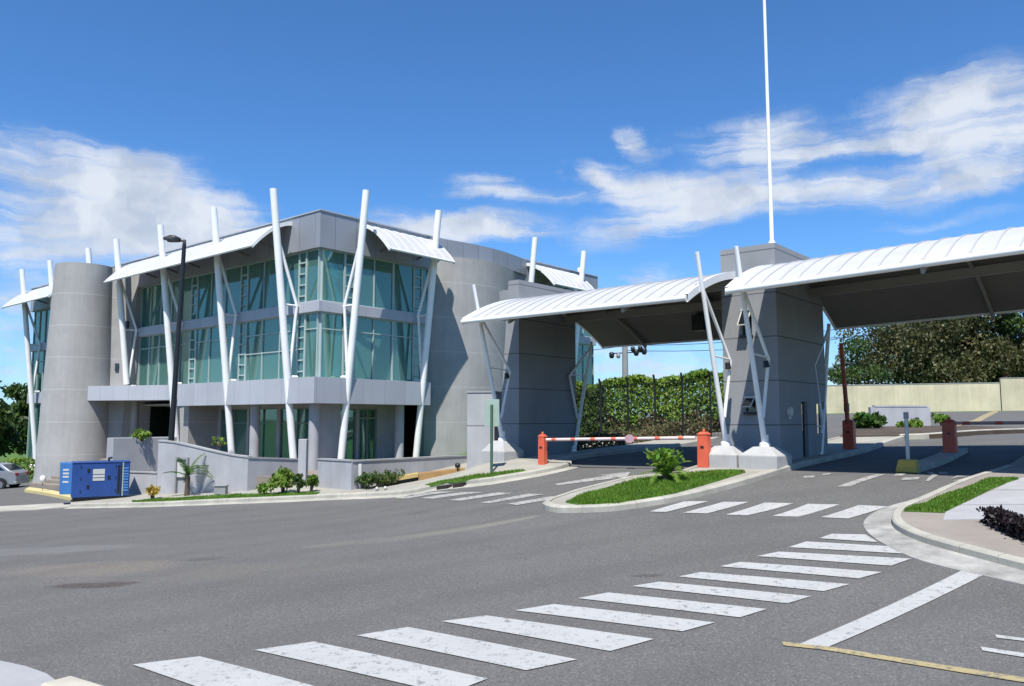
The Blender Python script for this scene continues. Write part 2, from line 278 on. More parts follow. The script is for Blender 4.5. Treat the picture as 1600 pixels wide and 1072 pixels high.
    lt = N(t, 'ShaderNodeMapRange'); t.links.new(vo.outputs['Distance'], lt.inputs[0]); lt.inputs[1].default_value = 0; lt.inputs[2].default_value = .004; lt.inputs[3].default_value = .35; lt.inputs[4].default_value = 0
    over(lt.outputs[0], (.07, .07, .07))
    t.links.new(out, b.inputs['Base Color']); return m
M_asph = asphaltmat()
def paintmat(name, c, wear=.55, under=(.112, .11, .105)):
    m = mat(name, c, .8, .06, 1.5, bump=.3, bscale=80); t = m.node_tree; b = t.nodes['Principled BSDF']
    out = b.inputs['Base Color'].links[0].from_socket; g = N(t, 'ShaderNodeNewGeometry'); pos = g.outputs['Position']
    n1 = noise(t, pos, 9, 6, .75); vo = N(t, 'ShaderNodeTexVoronoi', feature='DISTANCE_TO_EDGE'); vo.inputs['Scale'].default_value = 4.5
    n2 = noise(t, pos, 3, 4, .7); sm = N(t, 'ShaderNodeVectorMath', operation='ADD'); t.links.new(n2.outputs['Color'], sm.inputs[0]); t.links.new(pos, sm.inputs[1]); t.links.new(sm.outputs[0], vo.inputs['Vector'])
    ln = N(t, 'ShaderNodeMapRange'); t.links.new(vo.outputs['Distance'], ln.inputs[0]); ln.inputs[1].default_value = 0; ln.inputs[2].default_value = .05; ln.inputs[3].default_value = .11; ln.inputs[4].default_value = 0
    v = math_node(t, 'ADD', n1.outputs['Fac'], ln.outputs[0])
    r = N(t, 'ShaderNodeMapRange', interpolation_type='SMOOTHSTEP'); t.links.new(v, r.inputs[0]); r.inputs[1].default_value = wear; r.inputs[2].default_value = wear+.12; r.inputs[4].default_value = .8
    k = N(t, 'ShaderNodeMix', data_type='RGBA'); t.links.new(r.outputs[0], k.inputs[0]); t.links.new(out, k.inputs[6]); k.inputs[7].default_value = (*under, 1)
    t.links.new(k.outputs[2], b.inputs['Base Color']); return m
M_paint = paintmat('road_paint_white', (.56, .56, .545), .56)
M_paintw = paintmat('worn_road_paint', (.50, .49, .46), .49)
M_faint = paintmat('faint_road_paint', (.235, .23, .21), .47, under=(.125,.122,.118))
M_payel = paintmat('road_paint_yellow', (.50, .41, .21), .50)
M_kyel = paintmat('kerb_paint_yellow', (.80, .66, .30), .56, under=(.30, .28, .24))

# ------------------------------------------------------------------ mesh tools
class MB:
    def __init__(s): s.v = []; s.f = []
    def add(s, vs, fs): o = len(s.v); s.v += [tuple(p) for p in vs]; s.f += [tuple(i+o for i in f) for f in fs]; return s
    def box(s, x0, x1, y0, y1, z0, z1):
        return s.add([(x0,y0,z0),(x1,y0,z0),(x1,y1,z0),(x0,y1,z0),(x0,y0,z1),(x1,y0,z1),(x1,y1,z1),(x0,y1,z1)], [(0,3,2,1),(4,5,6,7),(0,1,5,4),(1,2,6,5),(2,3,7,6),(3,0,4,7)])
    def frust(s, b, t, z0, z1):   # b, t: quads of (x, y)
        n = len(b); return s.add([(x,y,z0) for x,y in b]+[(x,y,z1) for x,y in t], [tuple(range(n))[::-1], tuple(range(n,2*n))]+[(i,(i+1)%n,n+(i+1)%n,n+i) for i in range(n)])
    def prism(s, poly, z0, z1): return s.frust(poly, poly, z0, z1)
    def tube(s, pts, r, n=10, caps=True):
        pts = [Vector(p) for p in pts]; rs = r if isinstance(r, (list, tuple)) else [r]*len(pts); o = len(s.v); up = None
        for i, p in enumerate(pts):
            d = (pts[min(i+1, len(pts)-1)] - pts[max(i-1, 0)]).normalized()
            if up is None: up = d.orthogonal().normalized()
            up = (up - d*up.dot(d)).normalized(); w = d.cross(up)
            s.v += [tuple(p + (up*math.cos(2*math.pi*k/n) + w*math.sin(2*math.pi*k/n))*rs[i]) for k in range(n)]
        for i in range(len(pts)-1):
            for k in range(n): a = o+i*n+k; b = o+i*n+(k+1)%n; s.f.append((a, b, b+n, a+n))
        if caps: s.f.append(tuple(o+k for k in range(n))[::-1]); s.f.append(tuple(o+(len(pts)-1)*n+k for k in range(n)))
        return s
    def beam(s, a, b, w, hgt):
        a = Vector(a); b = Vector(b); d = (b-a).normalized(); side = d.cross(Vector((0,0,1))); side = side.normalized() if side.length > 1e-3 else Vector((1,0,0)); u = side.cross(d)
        vs = [p + side*sx*w/2 + u*sz*hgt/2 for p in (a, b) for sx, sz in ((-1,-1),(1,-1),(1,1),(-1,1))]
        return s.add(vs, [(0,1,2,3)[::-1],(4,5,6,7),(0,1,5,4),(1,2,6,5),(2,3,7,6),(3,0,4,7)])
    def strip(s, L, Rr): o = len(s.v); s.v += [tuple(p) for p in L]+[tuple(p) for p in Rr]; n = len(L); s.f += [(o+i, o+i+1, o+n+i+1, o+n+i) for i in range(n-1)]; return s
    def lathe(s, prof, n=16, c=(0,0)):
        o = len(s.v)
        for r, z in prof: s.v += [(c[0]+r*math.cos(2*math.pi*k/n), c[1]+r*math.sin(2*math.pi*k/n), z) for k in range(n)]
        for i in range(len(prof)-1):
            for k in range(n): a = o+i*n+k; b = o+i*n+(k+1)%n; s.f.append((a, b, b+n, a+n))
        s.f.append(tuple(o+k for k in range(n))[::-1]); s.f.append(tuple(o+(len(prof)-1)*n+k for k in range(n))); return s
    def build(s, name, m, parent=None, smooth=None, bevel=0., zoff=0., fixn=True):
        me = bpy.data.meshes.new(name); me.from_pydata(s.v, [], s.f); me.update()
        if fixn:
            bm = bmesh.new(); bm.from_mesh(me); bmesh.ops.recalc_face_normals(bm, faces=bm.faces); bm.to_mesh(me); bm.free()
        me.materials.append(m)
        if smooth: me.shade_smooth(); me.set_sharp_from_angle(angle=R(smooth))
        o = bpy.data.objects.new(name, me); COL.objects.link(o)
        if parent: o.parent = parent
        if zoff: o.location.z = -zoff
        if bevel:
            b = o.modifiers.new('bevel', 'BEVEL'); b.width = bevel; b.segments = 2; b.limit_method = 'ANGLE'
        return o
def tag(o, label=None, cat=None, group=None, kind=None):
    if label: o['label'] = label
    if cat: o['category'] = cat
    if group: o['group'] = group
    if kind: o['kind'] = kind
    return o
def thing(name, label, cat, loc=(0,0,0), rz=0., group=None):
    o = bpy.data.objects.new(name, None); COL.objects.link(o); o.location = loc; o.rotation_euler = (0, 0, rz); o.empty_display_size = .3
    return tag(o, label, cat, group)
def dup(o, parent=None):
    c = o.copy(); COL.objects.link(c); c.parent = parent
    for ch in list(o.children): dup(ch, c)
    return c
def resample(pl, g, closed=False):
    out = []; P = pl + ([pl[0]] if closed else [])
    for a, b in zip(P[:-1], P[1:]):
        d = math.dist(a, b); n = max(1, int(math.ceil(d/g)))
        out += [(a[0]+(b[0]-a[0])*i/n, a[1]+(b[1]-a[1])*i/n) for i in range(n)]
    if not closed: out.append(pl[-1])
    return out
def chaikin(pl, n=2, closed=False):
    for _ in range(n):
        q = []; m = len(pl)
        for i in range(m if closed else m-1):
            a, b = pl[i], pl[(i+1) % m]; q += [(a[0]*.75+b[0]*.25, a[1]*.75+b[1]*.25), (a[0]*.25+b[0]*.75, a[1]*.25+b[1]*.75)]
        pl = q if closed else [pl[0]]+q+[pl[-1]]
    return pl
def inpoly(P, poly):
    x, y = P[:, 0], P[:, 1]; c = np.zeros(len(P), bool); n = len(poly)
    for i in range(n):
        x1, y1 = poly[i]; x2, y2 = poly[(i+1) % n]
        if y1 == y2: continue
        k = ((y1 > y) != (y2 > y)) & (x < (x2-x1)*(y-y1)/(y2-y1)+x1); c ^= k
    return c
def drape(name, poly, dz, m, g=.5, skirt=.3, parent=None, kind='structure'):
    """a sheet that follows the terrain dz above it, with a skirt down at its edge"""
    bd = resample(list(poly), g, True); A = np.array(bd); mn, mx_ = A.min(0), A.max(0)
    gx, gy = np.meshgrid(np.arange(mn[0]+g/2, mx_[0], g), np.arange(mn[1]+g/2, mx_[1], g)); Q = np.stack([gx.ravel(), gy.ravel()], 1)
    Q = Q[inpoly(Q, bd)]
    if len(Q):
        keep = np.ones(len(Q), bool)
        for i in range(0, len(A), 400): keep &= (np.sqrt(((Q[:, None]-A[None, i:i+400])**2).sum(-1)).min(1) > g*.35)
        Q = Q[keep]
    n = len(bd); vs = [Vector(p) for p in bd]+[Vector((float(a), float(b))) for a, b in Q]
    r = delaunay_2d_cdt(vs, [], [list(range(n))], 1, 1e-5)
    V2 = np.array([(p.x, p.y) for p in r[0]]); Z = hh(V2)+dz; mb = MB()
    mb.add([(float(a), float(b), float(z)) for (a, b), z in zip(V2, Z)], [tuple(f) for f in r[2]])
    fs = []
    for f in mb.f:
        p = [mb.v[i] for i in f]; ar = sum(p[i][0]*p[(i+1)%len(p)][1]-p[(i+1)%len(p)][0]*p[i][1] for i in range(len(p))); fs.append(f if ar > 0 else f[::-1])
    mb.f = fs
    if skirt:
        cnt = {}
        for f in fs:
            for i in range(len(f)): cnt[(f[i], f[(i+1)%len(f)])] = 1
        for (a, b) in list(cnt):
            if (b, a) not in cnt:
                pa, pb = mb.v[a], mb.v[b]; mb.add([pa, pb, (pb[0], pb[1], pb[2]-skirt), (pa[0], pa[1], pa[2]-skirt)], [(0, 3, 2, 1)])
    o = mb.build(name, m, parent, fixn=False)
    if kind: tag(o, kind=kind)
    return o
def offset(pl, d):
    out = []
    for i, p in enumerate(pl):
        a = pl[max(i-1, 0)]; b = pl[min(i+1, len(pl)-1)]; dx, dy = b[0]-a[0], b[1]-a[1]; L = math.hypot(dx, dy) or 1
        out.append((p[0]-dy/L*d, p[1]+dx/L*d))
    return out
def kerb(name, pl, w, dz, m, side=1, gap=0., label=None):
    """a kerb swept along a line on the ground, cut into one-metre stones when gap is set"""
    pl = offset(resample(pl, .25), -.012*side); mb = MB(); L, Q = pl, offset(pl, w*side); z = hh(pl); zq = hh(Q); stones = int(1/.25)
    seg = [(i, min(i+stones, len(pl)-1)) for i in range(0, len(pl)-1, stones)] if gap else [(0, len(pl)-1)]
    for a, b in seg:
        A = [(*L[i], z[i]) for i in range(a, b+1)]; B_ = [(*Q[i], zq[i]) for i in range(a, b+1)]
        if gap and len(A) > 1:
            def shr(P):
                p0, p1 = np.array(P[0]), np.array(P[1]); q0, q1 = np.array(P[-1]), np.array(P[-2]); P = list(P); P[0] = tuple(p0+(p1-p0)*gap/.25); P[-1] = tuple(q0+(q1-q0)*gap/.25); return P
            A, B_ = shr(A), shr(B_)
        o = len(mb.v); n = len(A); ch = min(.03, w*.25)
        rows = [[(x, y, zz-.2) for x, y, zz in A], [(x, y, zz+dz-ch) for x, y, zz in A],
                [(x+(q[0]-x)*ch/w, y+(q[1]-y)*ch/w, zz+dz) for (x, y, zz), q in zip(A, B_)], [(x, y, zz+dz) for x, y, zz in B_], [(x, y, zz-.2) for x, y, zz in B_]]
        for rr in rows: mb.v += rr
        for k in range(4):
            for i in range(n-1): mb.f.append((o+k*n+i, o+k*n+i+1, o+(k+1)*n+i+1, o+(k+1)*n+i))
        mb.f.append(tuple(o+k*n for k in range(5))); mb.f.append(tuple(o+k*n+n-1 for k in range(5))[::-1])
    return tag(mb.build(name, m), kind='structure')
def px(*pts, dz=0.): return [gp(a, b, dz) for a, b in pts]

# ================================================================== GROUND
gxs = sorted(set([float(a) for a in np.concatenate([np.arange(-70, 75, 2.5), [-2500, -1200, -600, -300, -160, -100, 100, 160, 300, 600, 1200, 2500]])]))
gys = sorted(set([float(a) for a in np.concatenate([np.arange(-25, 110, 2.5), [-1000, -300, -100, 130, 170, 260, 400, 800, 1500, 3000]])]))
mb = MB(); pts = [(x, y) for y in gys for x in gxs]; zz = hh(pts)-.12
mb.v = [(p[0], p[1], float(z)) for p, z in zip(pts, zz)]; nx = len(gxs)
mb.f = [(j*nx+i, j*nx+i+1, (j+1)*nx+i+1, (j+1)*nx+i) for j in range(len(gys)-1) for i in range(nx-1)]
tag(mb.build('ground', M_lawn, smooth=60), kind='structure')
drape('road', [(-60, -10), (45, -12), (60, 15), (48, 66), (22, 62), (12, 46), (-2, 30), (-12, 34), (-22, 40), (-34, 56), (-60, 50)], 0, M_asph, .7, .2)
PT = .012
def stripe(name, pts, m=None, dz=PT): return drape(name, px(*pts), dz, m or M_paint, .35, 0)
S1 = [[(207,1040),(312,1027),(482,1071),(560,1096),(430,1120),(300,1072)], [(397,1017),(490,1004),(762,1062),(700,1086)], [(557,994),(637,981),(902,1032),(822,1049)],
      [(690,972),(760,963),(1022,1000),(953,1019)], [(805,955),(865,945),(1117,974),(1066,988)], [(902,936),(950,927),(1198,953),(1156,966)],
      [(987,917),(1030,910),(1267,933),(1230,944)], [(1060,902),(1095,895),(1328,914),(1287,925)], [(1125,886),(1157,879),(1378,895),(1342,905)],
      [(1182,870),(1217,863),(1424,874),(1392,885)], [(1232,856),(1260,847),(1398,855),(1412,866)], [(1280,842),(1300,835),(1352,836),(1372,848)]]
for p in S1: stripe('crosswalk_stripe', p)
S2 = [[(1015,800),(1070,784),(1107,784),(1040,801)], [(1067,802),(1130,785),(1170,785),(1105,803)], [(1134,805),(1195,786),(1240,787),(1167,806)], [(1207,807),(1262,788),(1312,789),(1247,808)], [(1282,809),(1342,790),(1387,792),(1325,811)],
      [(614,777),(680,769),(712,769),(640,779)], [(656,779),(728,769),(754,770),(676,780)], [(700,782),(778,770),(802,771),(720,783)], [(750,786),(826,772),(850,773),(764,787)], [(792,788),(862,776),(884,777),(808,790)]]
for p in S2: stripe('crosswalk_stripe', p, M_paintw if p[0][0] < 1000 else M_paint)
stripe('stop_line', [(1502,893),(1536,900),(1295,1012),(1248,1008)])
stripe('yellow_line', [(1222,1004),(1290,1011),(1600,1060),(1690,1076),(1690,1084),(1600,1068),(1288,1017),(1224,1010)], M_payel)
stripe('lane_line', [(1555,993),(1660,1006),(1660,1010),(1557,998)]); stripe('lane_line', [(1532,1012),(1660,1031),(1660,1038),(1535,1018)])
stripe('lane_arrow', [(866,757),(948,744),(934,743),(985,738),(978,748),(960,746),(962,748),(872,759)], M_paintw)
stripe('lane_line', [(1308,761),(1368,742),(1384,742),(1328,761)], M_paintw)
for p in ([(1258,744),(1275,744),(1270,747),(1254,747)], [(1412,747),(1438,746),(1434,750),(1408,751)], [(1446,738),(1456,738),(1466,743),(1452,752),(1446,752),(1456,743)],
          [(1486,749),(1494,744),(1521,743),(1516,751),(1488,752),(1512,748),(1514,745),(1497,746)], [(1400,741),(1418,740),(1410,744),(1396,744)], [(1286,741),(1300,740),(1296,742),(1284,743)], [(1468,738),(1482,739),(1478,742),(1466,741)]):
    stripe('road_letter', p, M_paintw)
stripe('yellow_line', [(1490,667),(1530,660),(1560,644),(1556,641),(1520,657),(1486,664)], M_payel)
# ---- left pavement, kerb, grass
KL = chaikin(px((-60,800),(60,795),(200,791),(400,785),(560,776),(640,771),(740,759),(820,746),(868,736),(893,729)), 2)
back = [gw(-6.2, 3.2), gw(-6.2, 14), gw(-10, 16), gw(-14, 9), bw(6, 1), bw(2, -1), bw(-8, -1), bw(-14, -1.5)]
L3 = px((215,771), (110,786))
KLp = px((110,793), (200,791), (400,785), (560,776), (640,771), (740,759), (820,746), (868,736), (893,729)); KLp = chaikin(KLp, 2)
drape('pavement', KLp+back+L3, .13, M_walk, .5, .4)
kerb('kerb', KLp, .17, .145, M_kerb, 1, .008)
kerb('kerb_gutter', offset(KLp, -.34), .34, .018, M_kerb, 1)
drape('kerb_ramp', px((-60,803),(60,797),(110,793),(118,786),(60,789),(-60,795)), .03, M_kerb, .5, .1)
kerb('gate_kerb', [gw(-6.1, 2.2), gw(-6.0, 6), gw(-6, 14)], .17, .145, M_kerb, 1, .008)
for p in ([(683,766),(702,763),(702,767),(686,770)], [(707,761),(724,758),(724,762),(709,765)]):
    pass
def grass(name, poly, dz, dens, hgt, m=None, label=None):
    A = np.array(poly); mn, mx_ = A.min(0), A.max(0); ar = (mx_[0]-mn[0])*(mx_[1]-mn[1]); rg = np.random.RandomState(3)
    Q = mn + rg.rand(int(ar*dens), 2)*(mx_-mn); Q = Q[inpoly(Q, poly)]; Z = hh(Q)+dz; mb = MB(); n = len(Q)
    for i in range(n):
        x, y = Q[i]; a = rg.rand()*6.28
        if math.sin(x*5.1+math.sin(y*3.7)*1.6)+math.sin(y*6.3+x*2.2)+rg.rand()*1.6 < -.9: continue
        w = .006+.006*rg.rand(); L = hgt*(.5+rg.rand()*.8)*(1+.5*math.sin(x*3+1)*math.cos(y*2.3)); lx, ly = (rg.rand(2)-.5)*L*.9
        c, s_ = math.cos(a)*w, math.sin(a)*w; z = Z[i]; o = len(mb.v)
        mb.v += [(x-c, y-s_, z), (x+c, y+s_, z), (x+lx*.4+c*.6, y+ly*.4+s_*.6, z+L*.6), (x+lx, y+ly, z+L)]
        mb.f += [(o, o+1, o+2), (o, o+2, o+3)]
    o = mb.build(name, m or L_grass, fixn=False); tag(o, label, 'grass', kind='stuff'); return o
GL1 = px((206,782),(300,776),(420,771),(500,769),(495,773),(400,777),(206,785), dz=.14); drape('lawn', GL1, .145, M_lawn, .4, .05)
grass('grass', GL1, .145, 1100, .045, label='short grass between the kerb and the grey planter wall')
GL2 = px((664,757),(700,750),(760,741),(815,734),(822,736),(770,745),(720,752),(672,759), dz=.14); drape('lawn', GL2, .145, M_lawn, .3, .05)
grass('grass', GL2, .145, 1800, .05, label='thin wedge of grass on the pavement around the green sign post')
drape('driveway_kerb', px((38,769),(75,775),(118,784),(118,780),(80,770),(45,765)), .13, M_kyel, .4, .3)
# ---- island between the lanes
nose = px((848,794),(856,799),(880,802),(960,800),(1050,786),(1130,767),(1200,747),(1240,734))
isl_r = chaikin(nose, 2)
isl = isl_r + [gw(1.75, 4), gw(1.75, 9), gw(1.9, 13), gw(-.5, 13), gw(-.75, 6), gw(-.75, .5)] + px((985,752),(900,773))
drape('traffic_island', isl, .12, M_walk, .35, .35)
ring = isl_r + [gw(1.75, 4), gw(1.75, 9), gw(1.9, 13)]
kerb('island_kerb', ring, .17, .145, M_kerb, 1, .008); kerb('island_kerb', [gw(-.5, 13), gw(-.75, 6), gw(-.75, .5)]+px((985,752),(900,773),(856,788),(848,794)), .17, .145, M_kerb, 1, .008)
GI = px((884,785),(905,789),(965,788),(1050,772),(1120,752),(1165,738),(1120,737),(1060,743),(1000,751),(960,760),(905,776), dz=.13)
drape('soil_bed', GI, .14, M_lawn, .3, .05)
grass('grass', GI, .14, 3600, .075, label='bright green grass covering the nose of the traffic island')
# ---- right corner pavement
GO_ = chaikin(px((1760,955),(1600,915),(1530,899),(1478,888),(1425,873),(1389,856),(1359,838),(1346,820),(1359,804),(1386,792),(1434,780),(1478,760),(1538,742),(1566,732)), 2)
KI_ = chaikin(px((1760,930),(1600,893),(1538,876),(1478,860),(1430,845),(1402,831),(1393,819),(1398,806),(1416,796),(1444,786),(1490,764),(1545,745),(1572,735)), 2)
drape('gutter', GO_+KI_[::-1], .016, M_gutter, .3, .06)
CP = KI_ + [gw(6.4, 7), gw(6.6, 12), gw(16, 12), gw(20, -2)] + px((1760,930))[:0]
drape('pavement', CP, .12, M_brown, .35, .35)
kerb('corner_kerb', KI_, .16, .14, M_kerb, -1, .01)
kerb('lane_kerb', [gw(6.4, 7.2), gw(6.5, 11.8)], .16, .14, M_kerb, -1, .01)
for q_ in ([(1553,766),(1590,749),(1640,740),(1760,740),(1760,768)], [(1501,789.4),(1550,767.4),(1760,769.5),(1760,791)], [(1474,813),(1478,800),(1499,790.6),(1760,792.5),(1760,813)]):
    drape('pavement_slab', px(*q_, dz=.12), .132, M_slab, .35, .05)
GR_ = px((1412,799),(1474,801),(1482,798),(1592,749),(1586,747),(1548,747),(1524,757),(1492,769),(1446,786),(1426,791), dz=.13); drape('lawn', GR_, .14, M_lawn, .3, .05)
grass('grass', GR_, .14, 4200, .045, label='strip of bright grass beside the pale slab on the right corner')
# ---- narrow island with the cabinet between the right lanes
NI = [gw(4.25, 2.6), gw(4.75, 2.6), gw(4.75, 8.6), gw(4.25, 8.6)]; drape('lane_divider', NI, .14, M_kerb, .4, .3)
drape('planting_bed', [gw(1.9, 12.9), gw(3.2, 13.5), gw(5.2, 21), gw(2, 24), gw(-2, 20), gw(-.5, 13.2)], .16, M_soil, .5, .4)
kerb('bed_kerb', chaikin([gw(1.75, 12.9), gw(3.0, 13.2), gw(5.2, 21)], 2), .18, .2, M_kerb, 1)
drape('verge', px((-40,762),(-40,722),(60,722),(58,735),(20,745),(0,755)), .08, M_lawn, 1, .1)
drape('shade_verge', px((880,706),(1005,693),(1125,668),(1128,662),(1000,684),(880,697)), .06, M_soil, .6, .3)  # verge darkened to soil; shade before the hedge put into its colour

# ================================================================== OFFICE BUILDING
ROOF0, ROOF1, MID0, MID1, SILL, FAS0 = 10.98, 12.65, 8.05, 8.55, 5.05, 3.95
bz = .4
bld = thing('office_building', 'grey and teal glass three storey office with slanted white poles and a round stair tower', 'building', (BO[0], BO[1], bz), R(-40))
def bp(mb, name, m, parent=None, **k):
    return mb.build(name, m, parent or bld, zoff=bz if parent is None else 0, **k)
LW, RW = 34., 22.   # lengths of the two facades
# floors and the rooms behind the glass
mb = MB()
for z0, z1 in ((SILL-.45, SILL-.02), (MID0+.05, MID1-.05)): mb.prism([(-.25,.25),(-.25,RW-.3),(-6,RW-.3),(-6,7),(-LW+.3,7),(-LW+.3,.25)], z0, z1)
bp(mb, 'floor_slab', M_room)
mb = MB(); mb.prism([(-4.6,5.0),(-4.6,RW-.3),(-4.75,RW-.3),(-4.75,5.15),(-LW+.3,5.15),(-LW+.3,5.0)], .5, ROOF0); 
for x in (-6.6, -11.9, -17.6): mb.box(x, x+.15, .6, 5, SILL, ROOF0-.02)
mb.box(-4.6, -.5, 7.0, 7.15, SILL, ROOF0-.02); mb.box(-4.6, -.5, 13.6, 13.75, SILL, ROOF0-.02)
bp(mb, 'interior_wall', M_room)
# roof with metal fascia
mb = MB(); mb.prism([(.25,-.25),(.25,RW+.2),(-7,RW+.2),(-7,8),(-LW-.2,8),(-LW-.2,-.25)], ROOF0, ROOF1); bp(mb, 'roof', M_clad)
mb = MB()
mb.box(-LW-.24, .29, -.29, -.2, ROOF1, ROOF1+.06); mb.box(.2, .29, -.2, RW+.2, ROOF1, ROOF1+.06); bp(mb, 'roof_coping', M_clad2)
# bands
for b_ in ((-17.4, .22, -.22, .1), (-LW, -26.5, -.22, .1), (.0, .22, .1, 6.75), (0, .22, 14.4, RW)):
    mb = MB(); mb.box(*b_, MID0, MID1); bp(mb, 'floor_band', M_clad2, bevel=.02)
mb = MB(); mb.prism([(-11.2,-.75),(.75,-.75),(.75,6.3),(-.4,6.3),(-.4,.4),(-11.2,.4)], FAS0-.05, SILL); bp(mb, 'balcony_fascia', M_clad2)
mb = MB(); mb.prism([(-11.2,-.4),(-11.2,.4),(-17.3,.9),(-19.6,-1.0),(-18.7,-3.0),(-13.0,-.5)][::-1], 4.25, 5.07); bp(mb, 'balcony_fascia', M_clad2)
mb = MB(); mb.box(-LW, -26, -.2, .3, 4.33, 5.05); bp(mb, 'balcony_fascia', M_clad2)
mb = MB(); mb.box(-.3, .2, 14.4, RW, 4.2, 5.05); bp(mb, 'balcony_fascia', M_clad2)
mb = MB(); mb.prism([(-26,.4),(-.4,.4),(-.4,6.3),(-4,6.3),(-4,5),(-26,5)], FAS0+.02, FAS0+.12); bp(mb, 'soffit', M_wallg)
lerp_ = lambda a, b, q: (a[0]+(b[0]-a[0])*q, a[1]+(b[1]-a[1])*q)
# glazing: (kind, along0, along1)
def window(axis, a0, a1, z0, z1, vert=(), horiz=(), louvre=False, fm=None, inset=.0, blind=None, thick=.05):
    mb = MB(); w = thick
    def bar(p0, p1, q0, q1, d0=-.07, d1=.06):
        if axis == 'L': mb.box(-p1, -p0, inset+d0, inset+d1, q0, q1)
        else: mb.box(-inset-d1, -inset-d0, p0, p1, q0, q1)
    bar(a0, a0+w, z0, z1); bar(a1-w, a1, z0, z1); bar(a0+w, a1-w, z0, z0+w); bar(a0+w, a1-w, z1-w, z1)
    zs = [z0+w]+[q-w/2 for q in horiz]; 
    for x in vert: bar(x-w/2, x+w/2, z0+w, z1-w, -.068, .058)
    for q in horiz: bar(a0+w, a1-w, q-w/2, q+w/2, -.064, .055)
    if louvre:
        k = z0+.3
        while k < z1-.2: bar(a0+w, a1-w, k, k+.06, -.085, .0); k += .52
    f = bp(mb, 'window', fm or M_frame)
    g = MB()
    if axis == 'L': g.box(-a1+w/2, -a0-w/2, inset-.008, inset+.008, z0+w/2, z1-w/2)
    else: g.box(-inset-.008, -inset+.008, a0+w/2, a1-w/2, z0+w/2, z1-w/2)
    g.build('pane', M_glass, f)
    if blind:
        b = MB(); m_, lo, hi = blind; x = a0+.1
        while x < a1-.12:
            xx = min(x+.11, a1-.08)
            if axis == 'L': b.box(-xx, -x, inset+.16, inset+.175, lo, hi)
            else: b.box(-inset-.175, -inset-.16, x, xx, lo, hi)
            x += .12
        b.build('blind', m_, f)
    return f
upL = [(.05,1.0,0),(1.0,1.55,1),(1.55,5.9,0),(5.9,6.5,1),(6.5,10.8,0),(10.8,11.4,1),(11.4,13.6,0),(13.6,17.3,0)]
for i, (a, b, lv) in enumerate(upL):
    n = max(1, round((b-a)/1.25)); vs = [a+(b-a)*k/n for k in range(1, n)]
    window('L', a, b, MID1, ROOF0, vs, (), lv, blind={0: (M_blind, MID1+.1, ROOF0-.1), 4: (M_blind, 9.9, ROOF0-.1), 7: (M_dark, MID1+.1, ROOF0-.1), 6: (M_dark, MID1+.1, ROOF0-.1)}.get(i))
    bl = None
    if not lv: bl = [(M_blind, SILL+.1, MID0-.1), None, (M_blindp, SILL+.1, MID0-.1), (M_blind, SILL+.1, MID0-.1), (M_blind, SILL+.1, MID0-.1), None, None, (M_dark, SILL+.1, MID0-.2)][i]
    window('L', a, b, SILL, MID0, vs, (7.3,) if not lv and i != 2 else ((7.3, 6.4) if not lv else ()), lv, blind=bl)
upR = [(.05,1.35,0),(1.35,1.9,1),(1.9,4.35,0),(4.35,5.75,0),(5.75,6.3,1),(6.3,6.75,0)]
for i, (a, b, lv) in enumerate(upR):
    n = max(1, round((b-a)/1.3)); vs = [a+(b-a)*k/n for k in range(1, n)]
    window('R', a, b, MID1, ROOF0, vs, (), lv)
    window('R', a, b, SILL, MID0, vs, (7.3,) if not lv else (), lv, blind=(M_blind, SILL+.1, MID0-.1) if i in (0, 2, 3) else None)
for a, b in ((14.6,17.2),(17.2,19.6),(19.6,21.9)):
    window('R', a, b, MID1, ROOF0, [(a+b)/2]); window('R', a, b, SILL, MID0, [(a+b)/2], (7.3,)); window('R', a, b, 1.2, 4.2, [(a+b)/2])
for a, b in ((27.2,29.6),(29.6,31.8),(31.8,33.9)):
    window('L', a, b, MID1, ROOF0, [(a+b)/2]); window('L', a, b, SILL, MID0, [(a+b)/2], (7.3,), blind=(M_blind, SILL+.1, MID0-.1)); window('L', a, b, .2, 4.3, [(a+b)/2])
mb = MB(); mb.box(-LW-.02, -LW+.25, .15, 7, -.5, ROOF0); mb.box(-7, -.3, RW-.3, RW-.02, -.5, ROOF0); mb.box(-7.2, -6.9, 8, RW, -.5, ROOF0); mb.box(-LW, -7, 7.4, 7.7, -.8, ROOF0); bp(mb, 'wall', M_stucco)
